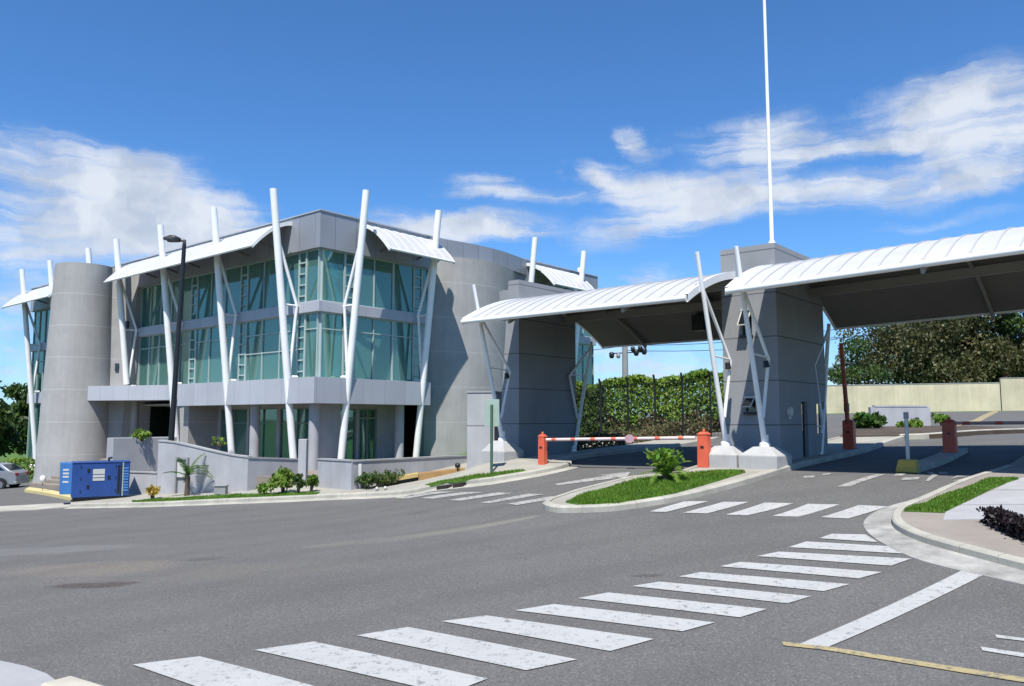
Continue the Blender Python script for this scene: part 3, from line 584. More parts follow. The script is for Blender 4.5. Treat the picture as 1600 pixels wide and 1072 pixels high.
# solid wall beside the stair tower with small slot windows
def grid_wall(mb, p0, p1, z0, z1, ops, d0, d1, axis):
    xs = sorted({p0, p1, *[o[0] for o in ops], *[o[1] for o in ops]}); zs = sorted({z0, z1, *[o[2] for o in ops], *[o[3] for o in ops]})
    for a, b in zip(xs[:-1], xs[1:]):
        run = None
        for c, d in zip(zs[:-1], zs[1:]):
            hole = any(o[0] <= a+1e-6 and b <= o[1]+1e-6 and o[2] <= c+1e-6 and d <= o[3]+1e-6 for o in ops)
            if not hole: run = (run[0], d) if run else (c, d)
            if (hole or d == zs[-1]) and run:
                if axis == 'x': mb.box(a, b, d0, d1, run[0], run[1])
                else: mb.box(d0, d1, a, b, run[0], run[1])
                run = None
mb = MB(); mb.box(-26.8, -17.35, -.1, .25, SILL+.17, ROOF0); bp(mb, 'wall', M_stucco)
for q, zc_ in ((.22, 9.1), (.72, 6.2), (.30, 5.75), (.85, 8.7)):
    zf = (zc_+.5)/12.65; a_ = (-19.3+.4*zf, -2.5+.5*zf); b_ = (-17.7+.35*zf, -.9+.7*zf); c_ = lerp_(a_, b_, q); dx_, dy_ = b_[0]-a_[0], b_[1]-a_[1]; L_ = math.hypot(dx_, dy_); dx_ /= L_; dy_ /= L_
    P_ = [(c_[0]-dx_*.1, c_[1]-dy_*.1), (c_[0]+dx_*.1, c_[1]+dy_*.1)]; n_ = (dy_*.05, -dx_*.05)
    mb = MB(); mb.prism([(P_[0][0]+n_[0], P_[0][1]+n_[1]), (P_[1][0]+n_[0], P_[1][1]+n_[1]), (P_[1][0]-n_[0], P_[1][1]-n_[1]), (P_[0][0]-n_[0], P_[0][1]-n_[1])], zc_-.2, zc_+.25); bp(mb, 'slot_window', M_cglass)
# ground floor: set-back wall, openings, glass, columns
gops = [(-10.7,-8.1,.96,3.75),(-7.9,-5.4,.96,3.75),(-5.1,-2.3,.96,3.75)]
mb = MB(); grid_wall(mb, -11.0, -1.6, .5, FAS0+.02, gops, 1.5, 1.7, 'x')
gr = [(.9,2.95,1.0,3.72),(3.1,4.2,1.0,3.72)]
grid_wall(mb, 1.5, 6.3, .5, FAS0+.02, [(1.6,3.45,1.0,3.72),(3.6,4.75,1.0,3.72)], -1.7, -1.5, 'y'); bp(mb, 'wall', M_wallg)
for o in gops: window('L', -o[1], -o[0], o[2], o[3], [(-o[1]-o[0])/2], (3.0,), fm=M_frameg, inset=1.6)
window('R', 1.6, 3.45, 1.0, 3.72, [2.2, 2.85], (3.25,), fm=M_frameg, inset=1.6, thick=.08)
dr = window('R', 3.6, 4.75, 1.0, 3.72, [4.15], (3.25,), fm=M_frameg, inset=1.6, thick=.09); dr.name = 'door'
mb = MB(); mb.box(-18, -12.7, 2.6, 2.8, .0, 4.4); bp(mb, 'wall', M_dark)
mb = MB(); mb.box(-12.9, -11.0, -.2, 2.7, -.2, 4.36); bp(mb, 'pier', M_stucco, bevel=.02)
mb = MB(); mb.box(-.95, -.25, .25, 1.5, .5, FAS0-.04); bp(mb, 'pier', M_wallg)
for s, t, m_ in ((-4.95,.0,M_wallg),(-.05,-.12,M_wallg),(.0,4.9,M_wallg),(-17.7,.0,M_wallg)):
    mb = MB(); mb.tube([(s,t,.1),(s,t,FAS0-.04 if s > -12 else 4.245)], .24, 20); bp(mb, 'column', m_, smooth=50)
mb = MB(); mb.add([(-18.0,-.1,4.33),(-17.6,-.1,4.33),(-17.6,.1,4.33),(-18,.1,4.33),(-19.4,-.1,4.33),(-19.4,.1,4.33),(-17.85,-.1,3.0),(-17.85,.1,3.0)], [(4,0,6),(5,7,3),(4,6,7,5),(0,3,7,6),(4,5,3,0)]); bp(mb, 'bracket', M_wallg)
# terrace platform
mb = MB(); mb.prism([(-21,3),(-21,-1.5),(-10,-2.6),(-2,-4.0),(1.6,-4.2),(4.1,0),(4.1,8),(1.5,9.5),(-4.6,9.5),(-4.6,3)], -.4, .95); bp(mb, 'terrace', M_step)
# round stair tower (a leaning cone)
mb = MB(); n = 64
for rr, z, cx_ in ((2.12, -.8, -19.75), (2.0, 0., -19.72), (1.58, 12.15, -19.55)):
    mb.v += [(cx_+rr*math.cos(2*math.pi*k/n), -2.4+rr*math.sin(2*math.pi*k/n), z) for k in range(n)]
for i in range(2):
    for k in range(n): mb.f.append((i*n+k, i*n+(k+1)%n, (i+1)*n+(k+1)%n, (i+1)*n+k))
mb.f.append(tuple(2*n+k for k in range(n))); bp(mb, 'stair_tower', M_stucco, smooth=40)
mb = MB(); mb.frust([(-19.3,-2.5),(-17.7,-.9),(-17.7,.9),(-20.5,.9)], [(-18.9,-2.0),(-17.35,-.2),(-17.35,.9),(-20.5,.9)], -.5, 12.15); bp(mb, 'wall', M_stucco, smooth=20)
mb = MB(); mb.box(-26.8, -20.5, -.1, .25, -.6, 4.31); bp(mb, 'wall', M_stucco)
# bulging wall between the glazed bays of the right facade
mb = MB(); pr = []
for k in range(41):
    t_ = 6.75 + (14.5-6.75)*k/40; pr.append((math.sin(math.pi*(k/40)**.85)*1.5-.15, t_))
mb.prism([(-.6, 6.75)]+pr+[(-.6, 14.5)], .3, 11.72); bp(mb, 'curved_wall', M_stucco, smooth=30)
mb = MB(); mb.prism([(.27,6.6)]+[(.27+.6*math.sin(math.pi*k/20), 6.6+8*k/20) for k in range(1, 20)]+[(.27,14.6)], 11.725, ROOF1-.003); bp(mb, 'curved_fascia', M_clad, smooth=30)
# canopies: curved white sheets hung from the roof
def bcanopy(axis, a0, a1, out=2.3, zw=12.45, ze=11.05):
    prof = []
    for k in range(15):
        q = k/14; prof.append((.2+(out-.2)*q, zw-(zw-ze)*(q**1.75)))
    mb = MB(); o = 0; th = .09
    ring = prof + [(p, z-th) for p, z in reversed(prof)]
    def P(p, z, a): return (-a, -p, z) if axis == 'L' else (p, a, z)
    n = len(ring)
    for a in (a0, a1): mb.v += [P(p, z, a) for p, z in ring]
    for k in range(n): mb.f.append((k, (k+1)%n, n+(k+1)%n, n+k))
    for k in range(len(prof)-1):
        for b_ in (0, n): mb.f.append((b_+k, b_+k+1, b_+n-2-k, b_+n-1-k))
    c = bp(mb, 'canopy', M_sheet, smooth=35)
    rb = MB()
    ks = [a0, a1] + [a0+(a1-a0)*i/max(1, round((a1-a0)/.6)) for i in range(1, max(1, round((a1-a0)/.6)))]
    for i, a in enumerate(ks):
        big = i < 2; w_ = .06 if big else .02; d = .16 if big else .02
        aa = a + (-.07 if i == 0 else .01 if i == 1 else 0)
        Lp = [P(p, z+.03 if big else z+.022, aa) for p, z in prof]; Rp = [P(p, z+.03 if big else z+.022, aa+w_) for p, z in prof]
        Lb = [P(p, z-(d if big else 0), aa) for p, z in prof]; Rb = [P(p, z-(d if big else 0), aa+w_) for p, z in prof]
        rb.strip(Lp, Rp); rb.strip(Rp, Rb); rb.strip(Lb, Lp); rb.strip(Rb, Lb)
    e = prof[-1]
    rb.tube([P(e[0]+.01, e[1]-.05, a0-.07), P(e[0]+.01, e[1]-.05, a1+.07)], .06, 8)
    rb.build('edge_trim', M_white, c)
    bk = MB()
    k = a0+1.2
    while k < a1:
        bk.beam(P(.25, ROOF0+.35, k), P(out*.7, zw-(zw-ze)*(.65**1.75)-.12, k), .07, .09); k += 2.4
    bk.tube([P(1.25, 11.75, a0), P(1.25, 11.75, a1)], .045, 8)
    bk.build('canopy_beam', M_under, c)
    return c
bcanopy('L', 2.0, 9.0); bcanopy('L', 9.15, 17.0, 2.3); bcanopy('L', 25.2, 33.3); bcanopy('R', 2.15, 6.3); bcanopy('R', 14.7, 18.9)
# slanted poles with V braces
def bpole(axis, a, full=True, zb=None, rot=1, foot=False):
    def P(p, z, q=0): return (-(a+q), -p, z) if axis == 'L' else (p, a+q, z)
    zb = zb if zb is not None else .9
    L = lambda z: .28 + 1.45*(z-1.3)/12.3
    mb = MB(); mb.tube([P(L(zb), zb), P(L(13.62), 13.62)], .165, 18); o = bp(mb, 'pole', M_white, smooth=50)
    br = MB(); k = -.0
    if zb < 11: br.tube([P(L(11.6), 11.6), P(.32, 8.45), P(.62, max(zb+.4, 5.25))], [.08, .075, .075], 10); br.build('brace', M_white, o, smooth=60)
    if zb < 11:
        st = MB(); st.tube([P(L(8.4), 8.4), P(.1, 8.4)], .05, 8); st.build('strut', M_white, o, smooth=60)
    if zb < 6:
        st = MB(); st.tube([P(L(5.15), 5.12), P(.2, 5.12)], .07, 8); st.build('strut', M_white, o, smooth=60)
    if foot:
        fm = MB(); x, y, _ = P(L(zb), 0); fm.lathe([(.55, zb-.6), (.5, zb-.25), (.22, zb+.15), (.16, zb+.5)], 12, (x, y)); fm.build('foot', M_white, o)
    return o
for a, zb in ((1.3, .9), (6.45, .9), (11.9, .4), (17.2, 5.22), (21.0, 11), (26.9, 9.0), (31.8, .2)): bpole('L', a, zb=zb, foot=(a == 31.8))
for a, zb in ((1.15, .9), (5.8, .9), (13.6, 8), (18.5, .9)): bpole('R', a, zb=zb)
mb = MB(); mb.tube([(-1.7, RW+.3, 8), (-1.7, RW+.9, 13.6)], .16, 14); bp(mb, 'pole', M_white, smooth=50)
# steps at the tower foot
st = thing('entrance_steps', 'low tan stone steps at the foot of the round stair tower', 'steps', (*gp(95, 764), 0), R(-32))
x0, y0 = gp(95, 764); zs = h(x0, y0)
for k in range(4):
    mb = MB(); mb.box(-3.2+.25*k, 2.6, .1+.42*k, .1+.42*(k+1)+(1.5 if k == 3 else 0), zs-.3, zs+.17*(k+1)); mb.build('step', M_step, st, bevel=.015)

# ---- terrace walls in front of the building
def wall(name, label, pts, tops, th=.18, m=None, cat='wall', bottom=-.4, left=False):
    """a wall along ground points; tops are the heights of its top at those points"""
    mb = MB(); z0 = min(h(*p) for p in pts)+bottom; ip = offset(pts, th)
    n = len(pts); o = 0
    mb.v = [(*p, z0) for p in pts]+[(*p, z) for p, z in zip(pts, tops)]+[(*p, z) for p, z in zip(ip, tops)]+[(*p, z0) for p in ip]
    for r_ in range(3):
        for i in range(n-1): mb.f.append((r_*n+i, r_*n+i+1, (r_+1)*n+i+1, (r_+1)*n+i))
    mb.f.append((0, n, 2*n, 3*n)); mb.f.append((n-1, 2*n-1, 3*n-1, 4*n-1))
    c = MB(); ia, ib = offset(pts, -.03), offset(pts, th+.03)
    c.v = [(*p, z+.002) for p, z in zip(ia, tops)]+[(*p, z+.06) for p, z in zip(ia, tops)]+[(*p, z+.06) for p, z in zip(ib, tops)]+[(*p, z+.002) for p, z in zip(ib, tops)]
    for r_ in range(3):
        for i in range(n-1): c.f.append((r_*n+i, r_*n+i+1, (r_+1)*n+i+1, (r_+1)*n+i))
    for i in range(n-1): c.f.append((3*n+i, 3*n+i+1, i+1, i))
    c.f.append((0, n, 2*n, 3*n)); c.f.append((n-1, 2*n-1, 3*n-1, 4*n-1))
    x, y = pts[0]; w = mb.build(name, m or M_wallg); c.build('coping', M_slab, w)
    return tag(w, label, cat)
A0, A1, A2 = (-17.1, 34.4), (-14.9, 33.3), (-10.3, 31.5)
def lerp(a, b, q): return (a[0]+(b[0]-a[0])*q, a[1]+(b[1]-a[1])*q)
wall('low_wall', 'low pale wall end between the blue generator and the taller swooping wall', [(-17.0,34.6), (-14.75,33.6)], [.95, .95])
W2p = [(-14.73,33.58),(-13.9,33.2),(-13.1,32.8),(-12.4,32.45),(-11.7,32.12),(-11.0,31.8),(-10.3,31.5)]
wall('ramp_wall', 'pale grey wall with a swooping top behind the small palm', W2p, [2.28,2.22,2.1,1.98,1.86,1.76,1.70])
wall('ramp_return_wall', 'darker side wall behind the leafy shrubs, beside the thin concrete post', [(-10.3,31.5),(-8.55,33.6)], [1.68, 1.5])
wall('terrace_wall', 'short bright grey wall face directly below the fifth slanted pole', [(-7.4,30.75),(-5.85,29.45)], [1.66, 1.66])
wall('long_terrace_wall', 'long shaded terrace wall above the ochre ledge', [(-5.83,29.48),(-1.9,34.1)], [1.64, 1.64])
mb = MB(); mb.box(-.16,.16,-.16,.16,-.3,1.95); o = tag(mb.build('wall_post', M_wallg, bevel=.02), 'square concrete post at the gap between the two front walls', 'post'); o.location = (-8.2, 31.7, h(-8.2,31.7))
pw = [fw(np.array([-17.9,35.6]), 0, 0), fw(np.array([-17.9,35.6]), .62, 0), fw(np.array([-17.9,35.6]), .62, 2.9), fw(np.array([-17.9,35.6]), 0, 2.9)]
zb = h(-17.9, 35.6); mb = MB(); mb.prism(pw, zb-.4, 2.38); o = mb.build('planter', mat('planter_plaster', (.46,.465,.49), .9, .08, 1.1, bump=.25), bevel=.02); tag(o, 'tall grey planter box behind the blue generator with plants along its top', 'planter')
# niche on the ramp wall, valve box, utility
mb = MB(); x, y = -13.75, 33.06
f = MB(); 
for a, b_ in ((0,.08),(.62,.7)): f.box(a, b_, -.06, .02, .05, 1.55)
f.box(.08, .62, -.06, .02, 1.47, 1.55)
o = f.build('meter_niche', M_polec); o.location = (x, y, h(x, y)+.05); o.rotation_euler.z = R(-25); tag(o, 'grey frame of a meter niche on the pale swooping wall', 'frame')
mb = MB(); mb.box(.1,.6,-.03,.0,.75,1.35); mb.build('niche_panel', M_plastic, o)
mb = MB(); mb.box(-.22,.22,-.15,.15,0,.3); mb.box(-.25,.25,-.18,.18,.3,.34); x, y = gp(345, 772, .14); o = mb.build('valve_box', M_polec, bevel=.01); o.location = (x, y, h(x, y)+.14); tag(o, 'small grey valve box in the grass below the swooping wall', 'utility box')

# ================================================================== ENTRANCE GATE
gz = 1.7
gate = thing('entrance_gate', 'grey entrance gatehouse with two towers and white barrel canopies over the lanes', 'gate', (GO[0], GO[1], gz), R(-40))
def gb(mb, name, m, parent=None, **k): return mb.build(name, m, parent or gate, zoff=gz if parent is None else 0, **k)
# centre tower: hollow, with booth openings
Z0, Z1 = 1.4, 8.24
ops = [(4.7,5.17,1.95,3.72),(5.95,6.62,2.75,3.72)]
mb = MB(); grid_wall(mb, 3.0, 6.85, Z0, Z1, ops, 1.0, 1.16, 'y')
grid_wall(mb, 3.0, 6.85, Z0, Z1, [(5.6,6.5,2.6,3.7)], -.5, -.34, 'y')
grid_wall(mb, -.34, 1.0, Z0, Z1, [(.12,.42,5.65,6.4),(.16,.46,3.42,3.85)], 3.0, 3.16, 'x')
grid_wall(mb, -.34, 1.0, Z0, Z1, [(.1,.95,2.6,3.7)], 6.69, 6.85, 'x'); mb.box(-.34, 1.0, 3.16, 6.69, Z1-.12, Z1-.002); mb.box(-.34,1.0,3.16,6.69,4.2,4.3)
tw = gb(mb, 'tower', M_tower); tw['label'] = 'centre tower with the guard booth and two small top-hung windows'
tw.location.z = -gz
mb = MB(); mb.box(1.02,1.06,4.72,5.15,1.97,2.85); mb.box(1.02,1.06,4.72,4.77,2.85,3.7); mb.box(1.02,1.06,5.1,5.15,2.85,3.7); mb.box(1.02,1.06,4.77,5.1,3.65,3.7); d = mb.build('booth_door', M_dark, tw)
mb = MB(); mb.box(1.03,1.04,4.77,5.1,2.85,3.65); 
mb = MB()
for a, b_, c_, d_ in ((6.0,6.05,2.95,3.72),(6.57,6.62,2.95,3.72),(6.05,6.57,2.95,3.0),(6.05,6.57,3.67,3.72)): mb.box(1.04,1.1,a,b_,c_,d_)
mb.build('booth_window', M_plastic, tw)
for z0_, z1_, x0_, x1_ in ((5.65,6.4,.12,.42),(3.42,3.85,.16,.46)):
    mb = MB(); mb.box(x0_, x1_, 3.1, 3.13, z0_, z1_); w = mb.build('window', M_cglass, tw)
    fr = MB()
    dz_ = (z1_-z0_)*.62; zt = z1_-.03
    for x in (x0_, x1_-.03): fr.beam((x+.015, 2.99, zt), (x+.015, 2.66, zt-dz_), .03, .03)
    fr.beam((x0_, 2.66, zt-dz_), (x1_, 2.66, zt-dz_), .03, .03); fr.box(x0_-.02, x1_+.02, 2.94, 3.0-.002, zt-.02, zt+.04)
    fr.build('window_sash', M_plastic, w)
    gl_ = MB(); gl_.add([(x0_+.03, 2.985, zt-.02), (x1_-.03, 2.985, zt-.02), (x1_-.03, 2.665, zt-dz_+.02), (x0_+.03, 2.665, zt-dz_+.02)], [(0,1,2,3)]); s_ = gl_.build('sash_glass', M_cglass, w)
    ha = MB(); ha.box(x0_-.03, x1_+.03, 2.9, 2.998, z0_-.09, z0_-.02); ha.build('window_sill', M_black, w)
mb = MB(); mb.tube([(1.165, 3.7, 3.42), (1.24, 3.7, 3.42)], [.16, .13], 14); mb.box(1.165, 1.2, 3.62, 3.78, 3.2, 3.3); mb.build('wall_lamp', M_plastic, tw)
# left tower, foot splayed
mb = MB(); mb.frust([(-9.35,3.0),(-8.33,3.0),(-8.33,6.5),(-9.35,6.5)], [(-8.82,3.0),(-8.33,3.0),(-8.33,6.5),(-8.82,6.5)], 1.2, 8.24)
lt = gb(mb, 'tower', M_tower); lt['label'] = 'left tower, narrow and in deep shade under the canopy'
mb = MB(); mb.box(-9.6, -8.9, 3.4, 6.2, 6.9, 8.0); gb(mb, 'tower_block', M_tower)
# barrel canopies
def gcanopy(s0, s1, zf, zbk, zf1=None, rise=1.2, D=8.4, n=26):
    zf1 = zf1 if zf1 is not None else zf
    def zz(s, q, off=0): z_f = zf+(zf1-zf)*(s-s0)/(s1-s0); return z_f+(zbk-zf)*q+rise*4*q*(1-q)+off
    mb = MB(); ns = 12; th = .12
    for lay in (0, 1):
        for i in range(ns+1):
            s = s0+(s1-s0)*i/ns
            for k in range(n+1): q = k/n; mb.v.append((s, D*q, zz(s, q, -th*lay)))
    m_ = n+1; T = (ns+1)*m_
    for i in range(ns):
        for k in range(n): a = i*m_+k; mb.f.append((a, a+1, a+m_+1, a+m_)); 
    for i in range(ns):
        for k in (0, n): a = i*m_+k; mb.f.append((a, a+m_, T+a+m_, T+a))
    for i in (0, ns):
        for k in range(n): a = i*m_+k; mb.f.append((a, a+1, T+a+1, T+a))
    c = gb(mb, 'canopy', M_sheet, smooth=40)
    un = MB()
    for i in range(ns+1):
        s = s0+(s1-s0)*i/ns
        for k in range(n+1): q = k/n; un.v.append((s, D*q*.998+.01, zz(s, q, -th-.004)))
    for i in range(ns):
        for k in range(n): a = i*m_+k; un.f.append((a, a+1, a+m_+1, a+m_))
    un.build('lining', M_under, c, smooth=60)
    r = MB(); s = s0+.45
    while s < s1-.1:
        Lp = [(s, D*k/n, zz(s, k/n, .032)) for k in range(n+1)]; Rp = [(s+.035, D*k/n, zz(s, k/n, .035)) for k in range(n+1)]
        Lb = [(s-.01, D*k/n, zz(s, k/n, -.01)) for k in range(n+1)]; Rb = [(s+.04, D*k/n, zz(s, k/n, -.01)) for k in range(n+1)]
        r.strip(Lp, Rp); r.strip(Rp, Rb); r.strip(Lb, Lp); s += .46
    r.build('roof_seam', M_seam, c)
    e = MB()
    for s in (s0, s1):
        a = s-.04
        Lp = [(a, D*k/n, zz(s, k/n, .05)) for k in range(n+1)]; Rp = [(a+.08, D*k/n, zz(s, k/n, .05)) for k in range(n+1)]
        Lb = [(a, D*k/n, zz(s, k/n, -.17)) for k in range(n+1)]; Rb = [(a+.08, D*k/n, zz(s, k/n, -.17)) for k in range(n+1)]
        e.strip(Lp, Rp); e.strip(Rp, Rb); e.strip(Lb, Lp); e.strip(Rb, Lb)
    e.tube([(s0, .0, zz(s0, 0, -.06)), (s1, .0, zz(s1, 0, -.06))], .085, 10); e.tube([(s0, D, zz(s0, 1, -.06)), (s1, D, zz(s1, 1, -.06))], .085, 10)
    e.build('edge_trim', M_white, c, smooth=50)
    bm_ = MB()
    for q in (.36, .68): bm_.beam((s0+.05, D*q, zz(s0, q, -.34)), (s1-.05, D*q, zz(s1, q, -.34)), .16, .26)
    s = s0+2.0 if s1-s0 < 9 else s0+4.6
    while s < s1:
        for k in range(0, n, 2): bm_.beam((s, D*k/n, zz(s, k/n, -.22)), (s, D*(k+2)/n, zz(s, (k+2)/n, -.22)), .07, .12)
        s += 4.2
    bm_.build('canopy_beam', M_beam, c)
    for ss in ((s0+s1)/2+1.1,):
        lm = MB(); q = .8; lm.box(ss-.22, ss+.22, D*q-.22, D*q+.22, zz(ss, q, -.75), zz(ss, q, -.2)); lm.build('ceiling_lamp', M_black, c)
    return c
cl = gcanopy(-8.28, -.08, 6.47, 6.25); cl['label'] = 'left barrel canopy over the exit lane with the striped barrier'
cr_ = gcanopy(1.05, 15.5, 6.53, 6.33, zf1=6.95); cr_['label'] = 'right barrel canopy running out of the picture'
def gpole(s, back=False, r=.068):
    zb = 2.5; D = 8.4
    L = (lambda z: 2.0-1.5*(z-zb)/5.2) if not back else (lambda z: D-2.0+1.5*(z-zb)/5.2)
    sg = 1 if not back else -1
    mb = MB(); top = 7.72 if not back else 6.3
    z0_ = zb if not back else 1.9
    mb.tube([(s, L(z0_), z0_), (s, L(4.2), 4.2), (s, L(top), top)], [r*1.15, r, r*.85], 14); o = gb(mb, 'pole', M_white, smooth=50)
    br = MB(); br.tube([(s, L(6.75 if not back else 6.1), 6.75 if not back else 6.1), (s, L(4.85)+sg*1.1, 4.86), (s, L(3.25)+sg*.15, 3.25)], .05, 8); br.build('brace', M_white, o, smooth=60)
    st = MB(); st.tube([(s, L(4.95), 4.95), (s, L(4.85)+sg*1.1, 4.9)], .03, 6); st.build('strut', M_white, o)
    # bolted base joint
    j = MB(); j.lathe([(.15, z0_-.04), (.15, z0_+.04), (.10, z0_+.1), (.10, z0_+.28)], 12, (s, L(z0_))); j.build('base_joint', M_white, o)
    zg = h(*gw(s, L(zb))); pd = MB(); y = L(zb)
    sq = lambda w_: [(s-w_, y-w_), (s+w_, y-w_), (s+w_, y+w_), (s-w_, y+w_)]
    pd.frust(sq(.53), sq(.53), zg-.2, zg+.42); pd.frust(sq(.53), sq(.24), zg+.42, zb-.04); pd.v = [tuple(p) for p in pd.v]
    if not back: gb(pd, 'pedestal', M_concrete, bevel=.015)
    if not back:
        fl = MB(); fl.tube([(s, L(4.85)+.9, 4.8), (s+.02, L(4.85)+.9, 4.62)], [.07, .09], 10); fl.build('floodlight', M_black, o)
for s in (-.0, 1.12, -8.25): gpole(s)
for s in (-8.25, .0, 1.12): gpole(s, True)
# grey block beside the left tower
bx = thing('service_block', 'pale grey square block between the curved wall and the left gate tower', 'wall', (-1.7, 30.4, 1.2), R(-12))
mb = MB(); mb.box(0, 1.06, 0, 2.4, -.5, 3.0); mb.build('wall', M_box, bx, bevel=.015); mb = MB(); mb.box(-.03, 1.09, -.03, 2.43, 3.0, 3.06); mb.build('coping', M_slab, bx)
# flagpole on the tower
x, y = gw(1.05, 3.1); fp = thing('flagpole', 'tall thin white mast standing on top of the centre gate tower', 'flagpole', (x, y, Z1))
mb = MB(); mb.tube([(0,0,0),(0,0,4),(0,0,12)], [.062,.05,.035], 12); mb.build('mast', M_white, fp, smooth=50); mb = MB(); mb.lathe([(.10,0),(.10,.03),(.07,.08)], 12); mb.build('base_plate', M_white, fp)

# ---- barriers
def cabinet(s, t, m_, label, w=.36):
    x, y = gw(s, t); z = h(x, y)+.1; c = thing('barrier_cabinet', label, 'barrier cabinet', (x, y, z), R(-40), 'barrier cabinets at the gate lanes')
    mb = MB(); a = w/2; mb.frust([(-a,-a*.8),(a,-a*.8),(a,a*.8),(-a,a*.8)], [(-a*.94,-a*.75),(a*.94,-a*.75),(a*.94,a*.75),(-a*.94,a*.75)], 0, .92); mb.build('housing', m_, c, bevel=.015)
    mb = MB(); mb.frust([(-a*1.02,-a*.85),(a*1.02,-a*.85),(a*1.02,a*.85),(-a*1.02,a*.85)], [(-a*.5,-a*.4),(a*.5,-a*.4),(a*.5,a*.4),(-a*.5,a*.4)], .92, .99); mb.build('lid', m_, c)
    mb = MB(); mb.lathe([(.035,.98),(.04,1.0),(.04,1.04),(.02,1.07)], 12); mb.build('beacon', m_, c, smooth=50)
    mb = MB(); mb.box(-.05,.05,-a*.8-.012,-a*.8+.01,.55,.6); mb.build('lock', M_black, c)
    return c
c1 = cabinet(-.42, 1.5, M_red, 'bright orange-red barrier cabinet beside the white pole of the centre tower', .32)
c2 = cabinet(-6.1, 1.5, M_red, 'bright orange-red barrier cabinet at the pavement edge before the dark left tower', .25)
c3 = cabinet(4.5, 7.5, M_dred, 'dark red barrier cabinet on the lane divider under the right canopy')
c4 = cabinet(1.25, 8.7, M_dred, 'dark red barrier cabinet just behind the guard booth with its arm raised')
def arm(a, b, label, base_m, stripe_m, n=10, cap=True, r=.05):
    a, b = Vector(a), Vector(b); d = b-a; o = thing('lane_barrier', label, 'barrier arm', a, 0, 'barrier arms at the gate lanes')
    mb = MB(); mb.tube([(0,0,0), tuple(d)], r, 10); mb.build('boom', base_m, o, smooth=60)
    for k in range(n):
        mb = MB(); p = d*((k+.3)/n); q = d*((k+.52)/n); mb.tube([tuple(p), tuple(q)], r+.004, 10); mb.build('stripe', stripe_m, o, smooth=60)
    return o
x1, y1 = gw(-5.9, 1.45); x2, y2 = gw(-.65, 1.45)
za1, za2 = h(*gw(-6.1,1.5))+.92, h(*gw(-.42,1.5))+.92
ar = arm((x1, y1, za1), (x2, y2, za2), 'lowered pink and red barrier arm across the left lane', M_pink, mat('faded_red_paint', (.85,.20,.12), .5, .1, 3), 7)
mb = MB(); dd = Vector((x2-x1, y2-y1, za2-za1)); p = dd*.60; mb.add([tuple(p+Vector((math.cos(k*math.pi/4+.39)*.17*CU, -math.cos(k*math.pi/4+.39)*.17*SU, math.sin(k*math.pi/4+.39)*.13))+Vector((-SU*.075, -CU*.075, 0))) for k in range(8)]+[tuple(p+Vector((math.cos(k*math.pi/4+.39)*.17*CU, -math.cos(k*math.pi/4+.39)*.17*SU, math.sin(k*math.pi/4+.39)*.13))+Vector((-SU*.09, -CU*.09, 0))) for k in range(8)], [tuple(range(8)), tuple(range(8,16))]+[(k,(k+1)%8,8+(k+1)%8,8+k) for k in range(8)])
mb.build('arm_sign', mat('pink_sign', (.72,.45,.50), .5, .15, 4), ar)
x1, y1 = gw(4.62, 7.45); x2, y2 = gw(9.6, 7.45); zc = h(*gw(4.5,7.5))+.98
arm((x1, y1, zc), (x2, y2, zc+.05), 'lowered dark red barrier arm reaching right from the lane divider', mat('dusky_arm_paint', (.70,.42,.40), .6, .1, 2), M_dred, 6)
x1, y1 = gw(1.25, 8.6); zc = h(*gw(1.25,8.7))+.95
arm((x1, y1, zc), (x1-.12, y1, zc+2.7), 'raised rust red barrier arm standing upright behind the guard booth', mat('rust_arm_paint', (.50,.11,.05), .6, .15, 2), M_dred, 5, r=.07)
# yellow base with white post
x, y = gw(4.5, 2.75); o = thing('lane_post', 'white post on a worn yellow base at the front of the lane divider', 'post', (x, y, h(x, y)+.0), R(-40))
mb = MB(); mb.frust([(-.26,-.22),(.26,-.22),(.26,.22),(-.26,.22)], [(-.2,-.16),(.2,-.16),(.2,.16),(-.2,.16)], 0, .32); mb.build('base', M_yel, o, bevel=.03)
mb = MB(); mb.tube([(0,0,.32),(0,0,1.35)], .045, 12); mb.build('post', M_plastic, o, smooth=50)
mb = MB(); mb.box(-.05,.05,-.06,.06,1.33,1.5); mb.build('card_reader', mat('dull_reader', (.35,.36,.38), .5, .05, 3), o, bevel=.01)
x, y = gw(.95, 9.5); o = thing('intercom_post', 'slim grey post with a dark intercom head behind the booth', 'post', (x, y, h(x, y)+.1), R(-40))
mb = MB(); mb.tube([(0,0,0),(0,0,1.25)], .035, 10); mb.build('post', M_polec, o); mb = MB(); mb.box(-.08,.08,-.06,.06,1.2,1.5); mb.build('intercom', M_black, o, bevel=.01)
# ================================================================== STREET THINGS
# generator
gx, gy = -17.0, 31.9; zg = h(gx, gy)+.12
ge = thing('generator', 'blue box-shaped generator set standing by the kerb with white labels', 'generator', (gx, gy, zg), R(30))
mb = MB(); mb.box(-.3, 1.75, 0, 1.05, .16, 1.5); mb.build('enclosure', M_blue, ge, bevel=.02)
mb = MB(); mb.frust([(-.70,.22),(-.303,.0),(-.303,1.05),(-.70,1.1)], [(-.72,.22),(-.303,.0),(-.303,1.05),(-.72,1.1)], .3, 1.52); mb.build('end_panel', M_lblue, ge, bevel=.01)  # stronger sunlight on this end is put into its lighter blue
mb = MB(); mb.box(-.25, 1.7, .08, .95, 0, .16); mb.build('skid', M_black, ge)
mb = MB(); mb.box(-.32, 1.77, -.02, 1.08, 1.5, 1.54); mb.build('lid', M_blue, ge, bevel=.008)
for x0_, x1_ in ((.02, .62), (.66, 1.3)):
    pass
